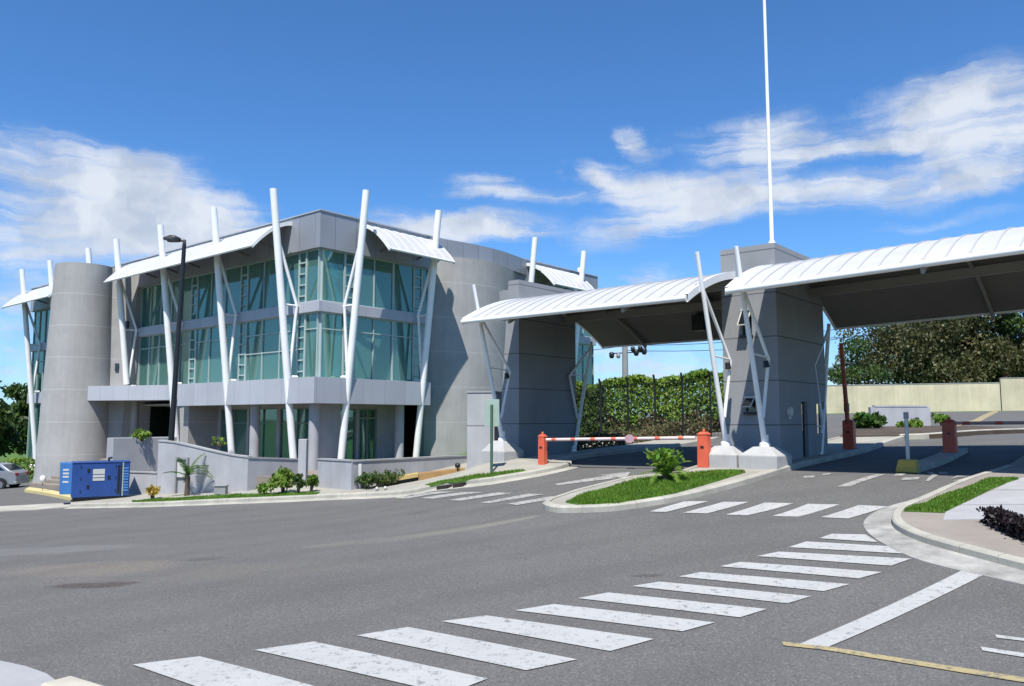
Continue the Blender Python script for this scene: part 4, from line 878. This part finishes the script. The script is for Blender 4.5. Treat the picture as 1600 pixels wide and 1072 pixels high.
mb = MB(); mb.box(1.42, 1.46, -.012, 0, .2, 1.46); mb.box(1.30, 1.40, -.006, 0, .25, 1.4); d1 = mb.build('door_seam', M_black, ge)
mb = MB(); mb.box(1.475, 1.52, -.02, 0, .17, 1.5); mb.build('door_edge', M_gsign, ge)
mb = MB()
for a, b_ in ((1.06,1.26),(.93,1.03),(.80,.90)): mb.box(.42, .84, -.012, 0, a, b_)
mb.build('label', M_plastic, ge)
mb = MB()
for xx, z_ in ((.22,1.14),(.22,.5),(.95,.85)): mb.box(xx, xx+.09, -.02, 0, z_, z_+.14)
mb.build('latch', M_black, ge)
mb = MB()
for z_ in (.75, .95, 1.08, 1.22):
    mb.frust([(-.62,.165),(-.42,.055),(-.42,.075),(-.62,.185)], [(-.62,.165),(-.42,.055),(-.42,.075),(-.62,.185)], z_, z_+.07)
mb.build('label', M_plastic, ge)
mb = MB()
for k in range(9): mb.frust([(1.53,-.022),(1.70,-.022),(1.70,0),(1.53,0)], [(1.53,-.006),(1.70,-.006),(1.70,0),(1.53,0)], .35+k*.11, .42+k*.11)
mb.build('louvre', M_lblue, ge)
mb = MB()
for xx in (.0, 1.24):
    for z_ in (.35, .85, 1.3): mb.tube([(xx, -.012, z_), (xx, -.012, z_+.1)], .014, 6)
mb.build('hinge', M_black, ge)
mb = MB(); mb.tube([(1.0,.5,1.54),(1.0,.5,1.66),(1.12,.5,1.68)], .05, 10); mb.build('exhaust', M_black, ge)
# street lamp
lx, ly = -14.85, 35.0; ly = 34.2; lx = -14.5; zl = h(lx, ly)+.13
la = thing('street_lamp', 'black street lamp with a flat hooded head in front of the office building', 'street lamp', (lx, ly, zl))
mb = MB(); mb.tube([(0,0,0),(.03,0,2),(.26,0,10.55)], [.13,.12,.085], 16); mb.build('pole', M_black, la, smooth=50)
mb = MB(); mb.lathe([(.27,0),(.27,.12),(.22,.35),(.15,.5),(.13,.85)], 16); mb.build('base', M_black, la, smooth=40)
mb = MB(); mb.tube([(.26,0,10.55),(.26,0,10.75),(.05,-.02,10.78)], [.085,.08,.06], 10); mb.build('arm', M_black, la, smooth=50)
mb = MB(); prof = [(.12,.0),(.05,.06),(-.15,.13),(-.4,.15),(-.58,.10),(-.62,.0),(-.5,-.05),(-.1,-.05)]
mb.v = [(x+.02, -.2*(1 if True else 0), 10.78+z) for x, z in prof]+[(x*.9+.02, -.1, 10.82+z*1.15) for x, z in prof]+[(x*.9+.02, .1, 10.82+z*1.15) for x, z in prof]+[(x+.02, .2, 10.78+z) for x, z in prof]
n = len(prof)
for r_ in range(3):
    for k in range(n): mb.f.append((r_*n+k, r_*n+(k+1)%n, (r_+1)*n+(k+1)%n, (r_+1)*n+k))
mb.f += [tuple(range(n)), tuple(range(3*n, 4*n))]; mb.build('lamp_head', M_black, la, smooth=60)
# green sign post
gx, gy = gp(768, 738, .14); o = thing('sign_post', 'green post with a blank pale green panel on the wedge of grass', 'sign', (gx, gy, h(gx, gy)+.14), R(-14))
mb = MB(); mb.box(-.04,.04,-.04,.04,0,2.15); mb.build('post', M_green, o, bevel=.008)
mb = MB(); mb.box(-.24,.24,.045,.06,1.45,2.32); mb.build('panel', M_gsign, o, bevel=.004)
# car
def car():
    cx, cy = -29.9, 45.8; zc = h(cx, cy)
    o = thing('parked_car', 'silver hatchback parked at the left edge with its rear towards the steps', 'car', (cx, cy, zc), R(6))
    # local: +x is the visible end, side faces -y
    hw = .86
    side = [(-2.0,.32),(-2.12,.55),(-2.08,.80),(-1.95,.92),(-1.1,1.02),(-.35,1.42),(.5,1.50),(1.25,1.42),(1.75,1.08),(2.02,.95),(2.1,.70),(2.08,.42),(1.95,.30)]
    mb = MB()
    def halfw(z): return hw if z < .95 else hw-(z-.95)*.42
    L = [(x, -halfw(z)+(.10 if abs(x) > 1.9 else 0), z) for x, z in side]; Rr = [(x, halfw(z)-(.10 if abs(x) > 1.9 else 0), z) for x, z in side]; n = len(side)
    mb.v = L+Rr; mb.f = [tuple(range(n)), tuple(range(n, 2*n))]+[(k, (k+1)%n, n+(k+1)%n, n+k) for k in range(n)]
    # recreate side as belt + greenhouse
    mb.f = [(k, (k+1)%n, n+(k+1)%n, n+k) for k in range(n)]
    low = [i for i, (x, z) in enumerate(side) if z < 1.05 or i in (4, 8)]; 
    for off in (0, n):
        mb.f.append(tuple(off+i for i in [12,0,1,2,3,4,8,9,10,11])); mb.f.append(tuple(off+i for i in [4,5,6,7,8]))
    b = mb.build('body', M_silver, o, smooth=35, bevel=.03)
    for sg in (-1, 1):
        g = MB(); pts = [(-.95,1.06),(-.33,1.36),(.45,1.43),(1.12,1.35),(1.5,1.09)]
        g.v = [(x, sg*(halfw(z)+.012), z) for x, z in pts]+[(x, sg*(halfw(z)-.03), z) for x, z in pts]; m_ = len(pts)
        g.f = [tuple(range(m_)), tuple(range(m_, 2*m_))]+[(k, (k+1)%m_, m_+(k+1)%m_, m_+k) for k in range(m_)]; g.build('side_window', M_cglass, o)
        for wx in (-1.32, 1.28):
            t_ = MB(); y0_ = sg*(hw-.16); y1_ = sg*(hw+.01); t_.tube([(wx, y0_, .31), (wx, y0_+sg*.02, .31), (wx, y1_-sg*.02, .31), (wx, y1_, .31)], [.29,.31,.31,.29], 24); w = t_.build('wheel', M_tyre, o, smooth=40)
            r_ = MB(); r_.tube([(wx, y1_-sg*.03, .31), (wx, y1_+sg*.006, .31)], [.20, .19], 18)
            for k in range(5): a = k*2*math.pi/5; r_.beam((wx, y1_+sg*.01, .31), (wx+.19*math.cos(a), y1_+sg*.01, .31+.19*math.sin(a)), .03, .05)
            r_.build('rim', M_rim, w)
            a_ = MB(); ap = [(wx+.37*math.cos(R(a)), .31+.37*math.sin(R(a))) for a in range(0, 181, 12)]
            a_.v = [(x, sg*(hw+.006), z) for x, z in ap]+[(x, sg*(hw-.12), z) for x, z in ap]; m_ = len(ap); a_.f = [tuple(range(m_)), tuple(range(m_, 2*m_))]+[(k, (k+1)%m_, m_+(k+1)%m_, m_+k) for k in range(m_)]; a_.build('wheel_arch', M_black, o)
        tl = MB(); tl.box(1.9, 2.1, sg*.62-.14, sg*.62+.14, .78, .95); tl.build('tail_light', M_taill, o, bevel=.02)
    g = MB(); g.add([(1.29,-.6,1.405),(1.29,.6,1.405),(1.74,.68,1.11),(1.74,-.68,1.11),(1.27,-.6,1.37),(1.27,.6,1.37),(1.71,.68,1.08),(1.71,-.68,1.08)], [(0,1,2,3),(4,5,6,7),(0,1,5,4),(1,2,6,5),(2,3,7,6),(3,0,4,7)]); g.build('rear_window', M_cglass, o)
    g = MB(); g.box(1.95, 2.14, -.78, .78, .32, .50); g.build('bumper', M_silver, o, bevel=.04)
    return o
car()
# garden light, terrace lamp, ledges
x, y = gp(66, 768, .1); o = thing('garden_light', 'small white garden light on a thin stake before the steps', 'lamp', (x, y, h(x, y)+.1)); mb = MB(); mb.tube([(0,0,0),(0,0,.45)], .02, 8); mb.build('stake', M_polec, o); mb = MB(); mb.lathe([(.06,.42),(.13,.48),(.13,.66),(.08,.74)], 12); mb.build('lamp_head', M_white, o, smooth=50)
def seg_box(mb, a, b, w, z0a, z1a, z0b, z1b):
    a = np.array(a); b = np.array(b); d = (b-a)/np.linalg.norm(b-a); q = np.array([-d[1], d[0]])*w
    P = [a, b, b+q, a+q]; zb_ = [z0a, z0b, z0b, z0a]; zt = [z1a, z1b, z1b, z1a]
    return mb.add([(float(p[0]), float(p[1]), z) for p, z in zip(P, zb_)]+[(float(p[0]), float(p[1]), z) for p, z in zip(P, zt)], [(0,3,2,1),(4,5,6,7),(0,1,5,4),(1,2,6,5),(2,3,7,6),(3,0,4,7)])
ya, yb, yc = (-4.62, 29.55), (-3.45, 29.75), (-1.75, 30.15)
mb = MB(); seg_box(mb, ya, yb, .7, h(*ya)+.27, h(*ya)+.40, h(*yb)+.27, h(*yb)+.4); a_ = thing('painted_ledge', 'yellow and ochre ledge above a dark gap at the foot of the terrace wall', 'ledge', (0,0,0)); a_.location = (ya[0], ya[1], h(*ya)); 
def reloc(mb, loc): mb.v = [(p[0]-loc[0], p[1]-loc[1], p[2]-loc[2]) for p in mb.v]; return mb
reloc(mb, a_.location).build('ledge_top', mat('pale_yellow_paint', (.62,.46,.18), .8, .12, 2), a_)
mb = MB(); seg_box(mb, lerp(ya, yb, .02), yb, .6, h(*ya)-.1, h(*ya)+.265, h(*yb)-.1, h(*yb)+.265); reloc(mb, a_.location); mb.v = [(p[0], p[1]+.12, p[2]) for p in mb.v]; mb.build('ledge_gap_shade', M_dark, a_)  # near-black block; shade of the gap under the ledge as colour
mb = MB(); seg_box(mb, lerp(yb, yc, .01), yc, .6, h(*yb), h(*yb)+.38, h(*yc), h(*yc)+.2); reloc(mb, a_.location).build('ledge_side', M_ora, a_)
x, y = gp(715, 737, .14); o = thing('terrace_lamp', 'tiny black ball lamp on a stub in front of the grey service block', 'lamp', (x, y, h(x, y)+.14)); mb = MB(); mb.tube([(0,0,0),(0,0,.14)], .02, 8); mb.build('stub', M_black, o); mb = MB(); mb.lathe([(.02,.12),(.09,.16),(.11,.23),(.08,.3),(.02,.33)], 12); mb.build('globe', M_black, o, smooth=60)
# storm drains in the kerb
for i, (a, b_) in enumerate((((684,765.4),(701,763.3)), ((709,762.4),(724,760.6)))):
    p, q = gp(*a), gp(*b_); mb = MB(); p0 = np.array(p); q0 = np.array(q); dr_ = (q0-p0)/np.linalg.norm(q0-p0); nn = np.array([-dr_[1], dr_[0]])
    o = thing('storm_drain', ('left', 'right')[i]+' one of the two dark drain slots in the kerb', 'drain', (p[0], p[1], h(*p)))
    if i == 0: o['label'] = 'rusty drain slot in the kerb, the nearer to the low yellow-grey ledge'
    else: o['label'] = 'drain slot in the kerb, the one nearer to the green sign post'
    mb = MB(); seg_box(mb, p0-nn*.05, q0-nn*.05, .2, h(*p)-.1, h(*p)+.12, h(*q)-.1, h(*q)+.12); reloc(mb, o.location).build('grate', mat('rusty_grate', (.035,.022,.018), .9, .4, 8), o)
# concrete power pole with lamps, wires
o = thing('power_pole', 'concrete power pole with dark fittings beyond the left gate canopy', 'pole', (8.5, 60, h(8.5, 60)))
z0 = o.location.z; mb = MB(); mb.tube([(0,0,0),(0,0,9.6-z0)], [.26,.2], 12); mb.build('shaft', M_polec, o, smooth=50)
mb = MB(); mb.beam((-1.2,0,8.1-z0),(1.5,0,8.25-z0),.08,.08); mb.build('crossarm', M_black, o)
for x_, z_, r_ in ((-1.0,8.0,.19),(-.5,7.95,.15),(.6,8.45,.16),(.85,8.2,.2),(1.15,8.5,.17),(1.45,8.3,.2)):
    mb = MB(); mb.lathe([(r_*.6,z_-z0-r_*1.3),(r_,z_-z0-r_*.6),(r_,z_-z0+r_*.8),(r_*.5,z_-z0+r_*1.2)], 10, (x_, 0)); mb.build('insulator', M_black if x_ != -.5 else M_polec, o, smooth=50)
for i, (a, b_, l) in enumerate((((-20,66,9.0),(8.5,60,8.7),'upper sagging wire from the power pole to the left'),((8.5,60,8.75),(36,62,12.6),'upper sagging wire from the power pole to the right'),((8.5,60,8.35),(36,62,11.6),'lower sagging wire from the power pole to the right'),((18,58,9.0),(44,60,12.8),'distant wire behind the right canopy'))):
    mb = MB(); a = Vector(a); b = Vector(b_); pts_ = [tuple((b-a)*k/14 - Vector((0,0,1.0*4*(k/14)*(1-k/14)))) for k in range(15)]; mb.tube(pts_, .022, 5); w = mb.build('overhead_wire', mat('wire_rubber', (.02,.02,.02), 1., .1, 3, spec=0.)); w.location = a; tag(w, l, 'wire', 'overhead wires')
# far walls
def wallxy(name, label, pts, ht, m, th=.25, coping=True):
    tops = [h(*p)+ht for p in pts]; w = wall(name, label, pts, tops, th, m); return w
bwp = [(27, 71.5), (35, 72), (43, 71.4), (46.8, 70.6)]
wallxy('boundary_wall', 'long cream boundary wall beyond the right lanes under the trees', [(24,70.5),(31,72),(38,72),(43.5,71.4)], 2.35, M_beige)
wallxy('boundary_wall', 'taller cream end of the boundary wall at the right edge of the picture', [(43.6,71.4),(56,69.5),(70,68)], 2.75, M_beige)
zs = h(19.5, 40); o = thing('sign_wall', 'blank blue-grey stepped sign wall in the planted bed beyond the gate', 'sign wall', (19.35, 40, zs), R(-3))
mb = MB(); mb.prism([(-1.45,0),(1.45,0),(1.45,.3),(-1.45,.3)], -.4, 1.02); mb.build('wall', M_wallg, o, bevel=.01); mb = MB(); mb.box(-1.25,1.32,-.02,.32,1.02,1.1); mb.build('coping', M_wallg, o); mb = MB(); mb.box(.68,.84,-.12,-.002,.02,.5); mb.build('meter_box', M_black, o, bevel=.01)
# fence behind the left lane
fA, fB = np.array([2.9, 37.5]), np.array([11.5, 36.2])
fe = thing('security_fence', 'dark mesh fence with thin posts in front of the green hedge', 'fence', (fA[0], fA[1], h(*fA)))
for k in range(8):
    p = fA+(fB-fA)*k/7; z_ = h(*p)-fe.location.z; mb = MB(); mb.tube([(p[0]-fA[0], p[1]-fA[1], z_-.1), (p[0]-fA[0], p[1]-fA[1], z_+2.75), (p[0]-fA[0]-.1, p[1]-fA[1]-.25, z_+3.05)], .05, 8); mb.build('post', M_black, fe)
mb = MB()
for q in (.15, .6, 1.05, 1.5, 1.95, 2.4, 2.7):
    mb.tube([(*(fA+(fB-fA)*k/14-fA), h(*(fA+(fB-fA)*k/14))-fe.location.z+q) for k in range(15)], .012, 4)
for k in range(0, 57): p = fA+(fB-fA)*k/56; z_ = h(*p)-fe.location.z; mb.tube([(p[0]-fA[0], p[1]-fA[1], z_+.1), (p[0]-fA[0], p[1]-fA[1], z_+2.7)], .010, 4)
mb.build('mesh_panel', M_black, fe)
# ================================================================== PLANTS
def leaves(mb, P, size, rg, flat=.0):
    for p in P:
        a, b = rg.rand()*6.283, (rg.rand()-.5)*math.pi*(1-flat); s = size*(.6+.8*rg.rand()); d = Vector((math.cos(a)*math.cos(b), math.sin(a)*math.cos(b), math.sin(b)))
        e = d.orthogonal().normalized(); e.rotate(Matrix.Rotation(rg.rand()*6.28, 3, d)); p = Vector(p)
        o = len(mb.v); mb.v += [tuple(p-d*s*.5), tuple(p+e*s*.28), tuple(p+d*s*.55), tuple(p-e*s*.28)]; mb.f.append((o, o+1, o+2, o+3))
def clump_points(rg, clumps, n):
    out = []; wts = np.array([c[3]**2 for c in clumps]); wts /= wts.sum(); idx = rg.choice(len(clumps), n, p=wts)
    for i in idx:
        x, y, z, r, fz = clumps[i]; v = rg.randn(3); v /= np.linalg.norm(v); q = r*(.45+.6*rg.rand()**.6)*(1+.12*rg.randn())
        out.append((x+v[0]*q, y+v[1]*q, z+v[2]*q*fz))
    return out
def tree(label, x, y, ht, rad, seed, m=L_tree, n=7000, leaf=.42, trunk=.25, base=.35, cat='tree', nc=26, flat=.75, group='trees around the site'):
    rg = np.random.RandomState(seed); z = h(x, y); o = thing('tree', label, cat, (x, y, z), 0, group); cl = []
    zc = ht*(base+1)/2; hz = ht*(1-base)/2
    for k in range(nc):
        v = rg.randn(3); v /= np.linalg.norm(v); q = rg.rand()**.45*.85; r = rad*(.18+.2*rg.rand()); cl.append((v[0]*rad*q, v[1]*rad*q, zc+v[2]*hz*q, r, flat))
    t = MB(); bends = [(0,0,-.2),(.1*rad*.2,0,ht*base*.5),(rg.randn()*.15*rad*.4,rg.randn()*.2,ht*base)]; t.tube(bends+[(rg.randn()*.2, rg.randn()*.2, zc)], [trunk*1.3, trunk, trunk*.8, trunk*.35], 10)
    for c in cl[:12]:
        s = Vector(bends[2]); e = Vector(c[:3]); mdl = s.lerp(e, .5)+Vector((0,0,-.1*rad)); t.tube([tuple(s), tuple(mdl), tuple(e)], [trunk*.45, trunk*.25, trunk*.08], 6)
    t.build('trunk', M_bark, o, smooth=60)
    c = MB(); leaves(c, clump_points(rg, cl, n), leaf, rg); c.build('crown', m, o, fixn=False); return o
tree('large brownish-green tree filling the view beyond the cream wall under the right canopy', 41.5, 82.5, 11.6, 8.0, 3, L_brown, 30000, .32, .4, .05, nc=48)
tree('brownish tree behind the cream wall at the far right edge', 55, 83, 11, 7.2, 9, L_brown, 24000, .36, .3, .0, nc=60)
tree('small airy green tree between the dark gate tower and the large brownish tree', 32.8, 76.5, 6.8, 3.2, 5, L_tree, 2900, .28, .14, .15, nc=18)
tree('brownish tree behind the cream wall between the large tree and the right-edge tree', 49, 84, 11.2, 6.6, 15, L_brown, 20000, .34, .4, .03, nc=34)
tree('tall dark tree whose top just shows above the right canopy at the edge', 50.5, 82, 18.5, 4.4, 12, L_tree, 7000, .45, .4, .4, nc=24)
tree('dense dark green tree at the left edge behind the parked car', -41.0, 60, 7.6, 4.4, 21, L_tree, 11000, .45, .35, .05, nc=34)
tree('dark green tree just left of the glass wing of the office', -41.5, 70, 7.3, 3.0, 22, L_tree, 6000, .42, .3, .08, nc=24)
tree('dark tree half out of the picture at the far left', -55, 68, 9.0, 5.0, 23, L_tree, 9000, .45, .35, .05, nc=34)
# small white house far left
hx, hy = -36.6, 62.0; o = thing('house', 'small pale house wall with two dark windows behind the leftmost white pole', 'house', (hx, hy, h(hx, hy)), R(4))
mb = MB(); mb.box(.2, 4, 0, 5, -.3, 2.7); mb.build('wall', M_wallg, o); mb = MB(); mb.add([(-.1,-.5,2.7),(4.4,-.5,2.7),(4.4,5.5,2.7),(-.1,5.5,2.7),(-.1,2.5,3.2),(4.4,2.5,3.2)], [(0,1,5,4),(2,3,4,5),(0,4,3),(1,2,5),(0,3,2,1)]); mb.build('roof', mat('dark_roof', (.12,.1,.09), .9), o)
for x_ in (.9, 2.5):
    mb = MB(); mb.box(x_, x_+.8, -.02, .02, .9, 2.1); w = mb.build('window', M_cglass, o); mb = MB(); mb.box(x_-.06, x_+.86, -.06, -.021, .82, .9); mb.build('sill', M_slab, w)
# hedge beyond the fence
def hedge(name, label, pts, wd, ht, m, n, leaf, seed, cat='hedge', m2=None, low=.4, wob=.25):
    rg = np.random.RandomState(seed); x0, y0 = pts[0]; o = thing(name, label, cat, (x0, y0, h(x0, y0))); z0 = o.location.z; P, Q = [], []
    L = [math.dist(a, b) for a, b in zip(pts[:-1], pts[1:])]; T = sum(L)
    for _ in range(n):
        d = rg.rand()*T; i = 0
        while d > L[i] and i < len(L)-1: d -= L[i]; i += 1
        a, b = pts[i], pts[i+1]; q = d/L[i]; x = a[0]+(b[0]-a[0])*q; y = a[1]+(b[1]-a[1])*q
        Ht = ht*(1+wob*math.sin(x*1.7+seed)*.5+wob*math.sin(x*4.1)*.3+wob*.25*rg.randn()*.5); sd = rg.choice([-1, 1, -1])
        if rg.rand() < .4: zz_ = Ht*(.9+.1*rg.rand()); off = (rg.rand()-.5)*wd
        else: zz_ = Ht*rg.rand()**.8; off = sd*wd*.5*(1-.3*(zz_/Ht)**3)*(.8+.3*rg.rand())
        z = h(x, y)-z0 if _ % 1 == 0 else 0
        (Q if m2 and zz_ < Ht*low*(1+.35*math.sin(x*2.9)) else P).append((x-x0+rg.randn()*.06, y-y0+off, z+zz_))
    c = MB(); leaves(c, P, leaf, rg); c.build('foliage', m, o, fixn=False)
    if Q: c = MB(); leaves(c, Q, leaf, rg); c.build('undergrowth', m2, o, fixn=False)
    s = MB()
    for k in range(max(3, int(T/.8))):
        d = (k+.5)/max(3, int(T/.8)); a, b = pts[0], pts[-1]; x = a[0]+(b[0]-a[0])*d; y = a[1]+(b[1]-a[1])*d; z = h(x, y)-z0; s.tube([(x-x0, y-y0, z-.1), (x-x0+rg.randn()*.1, y-y0, z+ht*.5), (x-x0+rg.randn()*.2, y-y0, z+ht*.85)], [.05,.04,.015], 5)
    s.build('stem', M_bark, o); return o
hedge('hedge', 'bright green hedge with a dry brown underside behind the dark fence', [(3.2,41.5),(7.0,41.2),(13,41.0)], 1.8, 2.9, L_hedge, 26000, .19, 4, m2=L_dry, low=.30, wob=.09)
ua, ub, uc = gp(893,709), gp(960,700), gp(1120,672)
hedge('undergrowth', 'low dry weeds added to stand in for shade between the left lane and the dark fence', [ua, ub, uc], 1.6, .6, L_dry, 6500, .14, 14, 'weeds', wob=.3)  # added plants covering the lit strip, in place of shade
hedge('hedge', 'darker low part of the hedge beside the left gate tower', [(2.4,40.6),(4.6,40.4)], 1.1, 2.5, L_tree, 4200, .20, 6, wob=.2)
hedge('shrub_bed', 'dense dark shrubs behind the silver car left of the stair tower', [(-40,54),(-31.5,55)], 1.5, 1.1, L_hedge, 2600, .2, 8, 'shrubs')
# fronds
def fronds(o, specs, m, leaflet=True, name='frond', seed=1, split=True):
    rg = random.Random(seed)
    for (az_, el_, L, droop, wd) in specs:
        mb = MB(); n = 12; d = Vector((math.cos(az_), math.sin(az_), 0)); side = Vector((-d.y, d.x, 0)); P = []
        p = Vector((0,0,0)); e = el_
        for k in range(n+1): P.append(p.copy()); p = p + (d*math.cos(e)+Vector((0,0,1))*math.sin(e))*L/n; e -= droop/n
        mb.tube([tuple(q) for q in P], [.014]*n+[.004], 4)
        for k in range(1, n):
            ll = wd*math.sin(math.pi*min(1, (k+.6)/n*.95))**.6
            for sg in (-1, 1):
                for sub in (0, .5):
                    q = P[k].lerp(P[k+1], sub); t_ = (P[k+1]-P[k]).normalized(); v_ = (side*sg*.85+t_*.55+Vector((0,0,.1-.35*rg.random()))).normalized()*ll*(.85+.3*rg.random()); w_ = t_*.022*(wd/.3)
                    mb.add([q-w_, q+w_, q+v_*.6+w_*.8, q+v_], [(0,1,2,3)])
        f = mb.build(name, m, o, fixn=False); f.location = o.get('top', (0,0,0)) if False else (0,0,0); yield f
def palm(name, label, x, y, trunk_h, specs, m, seed, tr=.09, dz=.14, cat='palm', group=None):
    o = thing(name, label, cat, (x, y, h(x, y)+dz), 0, group); mb = MB(); mb.tube([(0,0,-.1),(0,0,trunk_h*.5),(.02,0,trunk_h)], [tr*1.3,tr,tr*.9], 10); mb.build('trunk', M_bark, o, smooth=60)
    for f in fronds(o, specs, m, seed=seed): f.location.z = trunk_h
    return o
rg = random.Random(5)
x, y = gp(292, 774, .14)
palm('palm', 'small palm with arching fronds in front of the swooping wall', x, y, .75, [(k*2*math.pi/11+rg.random()*.4, R(rg.choice([75,60,45,30])), .95+.25*rg.random(), R(rg.choice([50,80,110])), .22) for k in range(13)], L_palm, 3)
x, y = gp(1040, 752, .14)
pl = palm('island_plant', 'lime green leafy plant growing from the traffic island', x, y, .12, [(k*2.4+rg.random()*.3, R(rg.choice([85,75,62,50,35])), .62+.3*rg.random(), R(rg.choice([30,70,100])), .15) for k in range(26)], L_lime, 4, .07, cat='plant')
mb = MB(); R3 = np.random.RandomState(4); leaves(mb, [(R3.randn()*.16, R3.randn()*.16, .25+.55*R3.rand()) for _ in range(260)], .17, R3, .2); mb.build('foliage', L_lime, pl, fixn=False)
def bush(name, label, x, y, rx, ry, hz, m, n, leaf, seed, dz=.14, cat='shrub', group=None, nc=9):
    rg = np.random.RandomState(seed); o = thing(name, label, cat, (x, y, h(x, y)+dz), 0, group); cl = []
    for k in range(nc): a = rg.rand()*6.28; q = rg.rand()**.5*.65; cl.append((math.cos(a)*rx*q, math.sin(a)*ry*q, hz*(.35+.4*rg.rand()), min(rx, hz)*(.38+.15*rg.rand()), .8))
    c = MB(); P = [(px_, py_, max(.02, pz_)) for px_, py_, pz_ in clump_points(rg, cl, n)]; leaves(c, P, leaf, rg); c.build('foliage', m, o, fixn=False)
    s = MB()
    for k in range(5): c_ = cl[k % nc]; s.tube([(c_[0]*.2, c_[1]*.2, -.05), (c_[0]*.6, c_[1]*.6, c_[2]*.6), (c_[0], c_[1], c_[2])], [.03,.02,.008], 5)
    s.build('stem', M_bark, o); return o
x, y = gp(443, 771, .14); bush('shrub', 'leafy green shrub before the darker side wall', x, y, .55, .45, 1.05, L_hedge, 650, .17, 31)
x, y = gp(415, 772, .14); bush('shrub', 'low pale green shrub left of the leafy shrub at the side wall', x, y, .35, .3, .5, L_lime, 200, .12, 32)
x, y = gp(466, 771, .14); bush('shrub', 'thin dark-stemmed shrub close to the square concrete post', x, y, .25, .25, .8, L_tree, 160, .16, 33)
x, y = gp(485, 768, .14); bush('shrub', 'sparse shrub drooping at the foot of the square concrete post', x, y, .28, .25, .75, L_hedge, 130, .17, 34)
x, y = gp(238, 779, .14); bush('croton', 'bright yellow-leaved plant right of the blue generator', x, y, .32, .28, .55, L_yel, 260, .13, 35, cat='plant')
bush('shrub', 'scruffy plants growing out of the top of the tall planter box', -16.6, 36.2, .9, .7, .45, L_hedge, 420, .14, 36, dz=2.3)
bush('shrub', 'tiny plant growing over the swooping wall near the dark terrace', -12.0, 33.1, .35, .25, .4, L_hedge, 90, .12, 37, dz=1.9)
for i, (a, b_, r_, l) in enumerate(((572,763,.38,'dark shrub with the white pot, right next to the bright wall face'), (590,761,.36,'middle dark shrub below the long terrace wall'), (612,758,.36,'dark shrub below the long terrace wall, close to the yellow ledge'))):
    x, y = gp(a, b_, .14); bush('dark_shrub', l, x, y, r_*1.25, r_, .55, L_tree, 520, .11, 40+i, cat='shrub', group='dark shrubs along the terrace wall')
for i, (a, b_, l) in enumerate(((590,765,'left one of two small white stones under the dark shrubs'), (603,764,'right one of two small white stones under the dark shrubs'))):
    x, y = gp(a, b_, .14); mb = MB(); mb.lathe([(.04,0),(.06,.03),(.065,.07),(.04,.11),(.01,.12)], 9); o = mb.build('white_stone', M_plastic, smooth=60); o.location = (x, y-.15, h(x, y)+.13); tag(o, l, 'stone', 'white stones under the shrubs')
mb = MB(); mb.box(-.06,.06,-.05,.05,0,.55); o = mb.build('light_fitting', M_plastic, bevel=.01); o.location = (-5.55, 29.55, 1.02); tag(o, 'small upright white fitting on the end of the bright wall face', 'fitting')
# bed beyond the booth
x, y = 16.05, 36.2; bush('shrub', 'large round dark green shrub in the bed left of the sign wall', x, y, .8, .7, .62, L_palm, 1500, .26, 51, dz=.15)
bush('shrub', 'spreading lower shrubs in front of the sign wall', 18.0, 36.4, .7, .5, .36, L_hedge, 900, .2, 52, dz=.1)
bush('shrub', 'yellow-green shrub at the right end of the sign wall', 21.4, 40.0, .5, .4, .7, L_lime, 260, .18, 53, dz=.05)
# dark border plants on the right corner
dk = px((1536,822),(1600,850),(1680,880), dz=.15)
hedge('border_plants', 'dark purple low border plants on the tan pavement at the right edge', [(dk[0][0]+.25, dk[0][1]+.1), (dk[1][0]+.2, dk[1][1]+.15), (dk[2][0]+.3, dk[2][1]+.1)], .55, .42, L_dark, 5200, .085, 9, 'plants', wob=.3)
# kerb pieces at the lower left, by the photographer's feet
p = px((-60,1045),(0,1047),(40,1056),(72,1068),(100,1090)); 
drape('near_pavement', p + px((100,1160),(-60,1160)), .10, M_slab, .2, .2)
x, y = gp(118, 1072, .1); o = thing('kerb_stone', 'cream kerb stone with chipped corner at the bottom left', 'kerb stone', (x, y, h(x, y)), R(-32)); mb = MB(); mb.box(-.36,.36,-.16,.16,-.1,.11); mb.build('stone', mat('cream_stone', (.62,.58,.48), .9, .15, 4, bump=.4), o, bevel=.035)
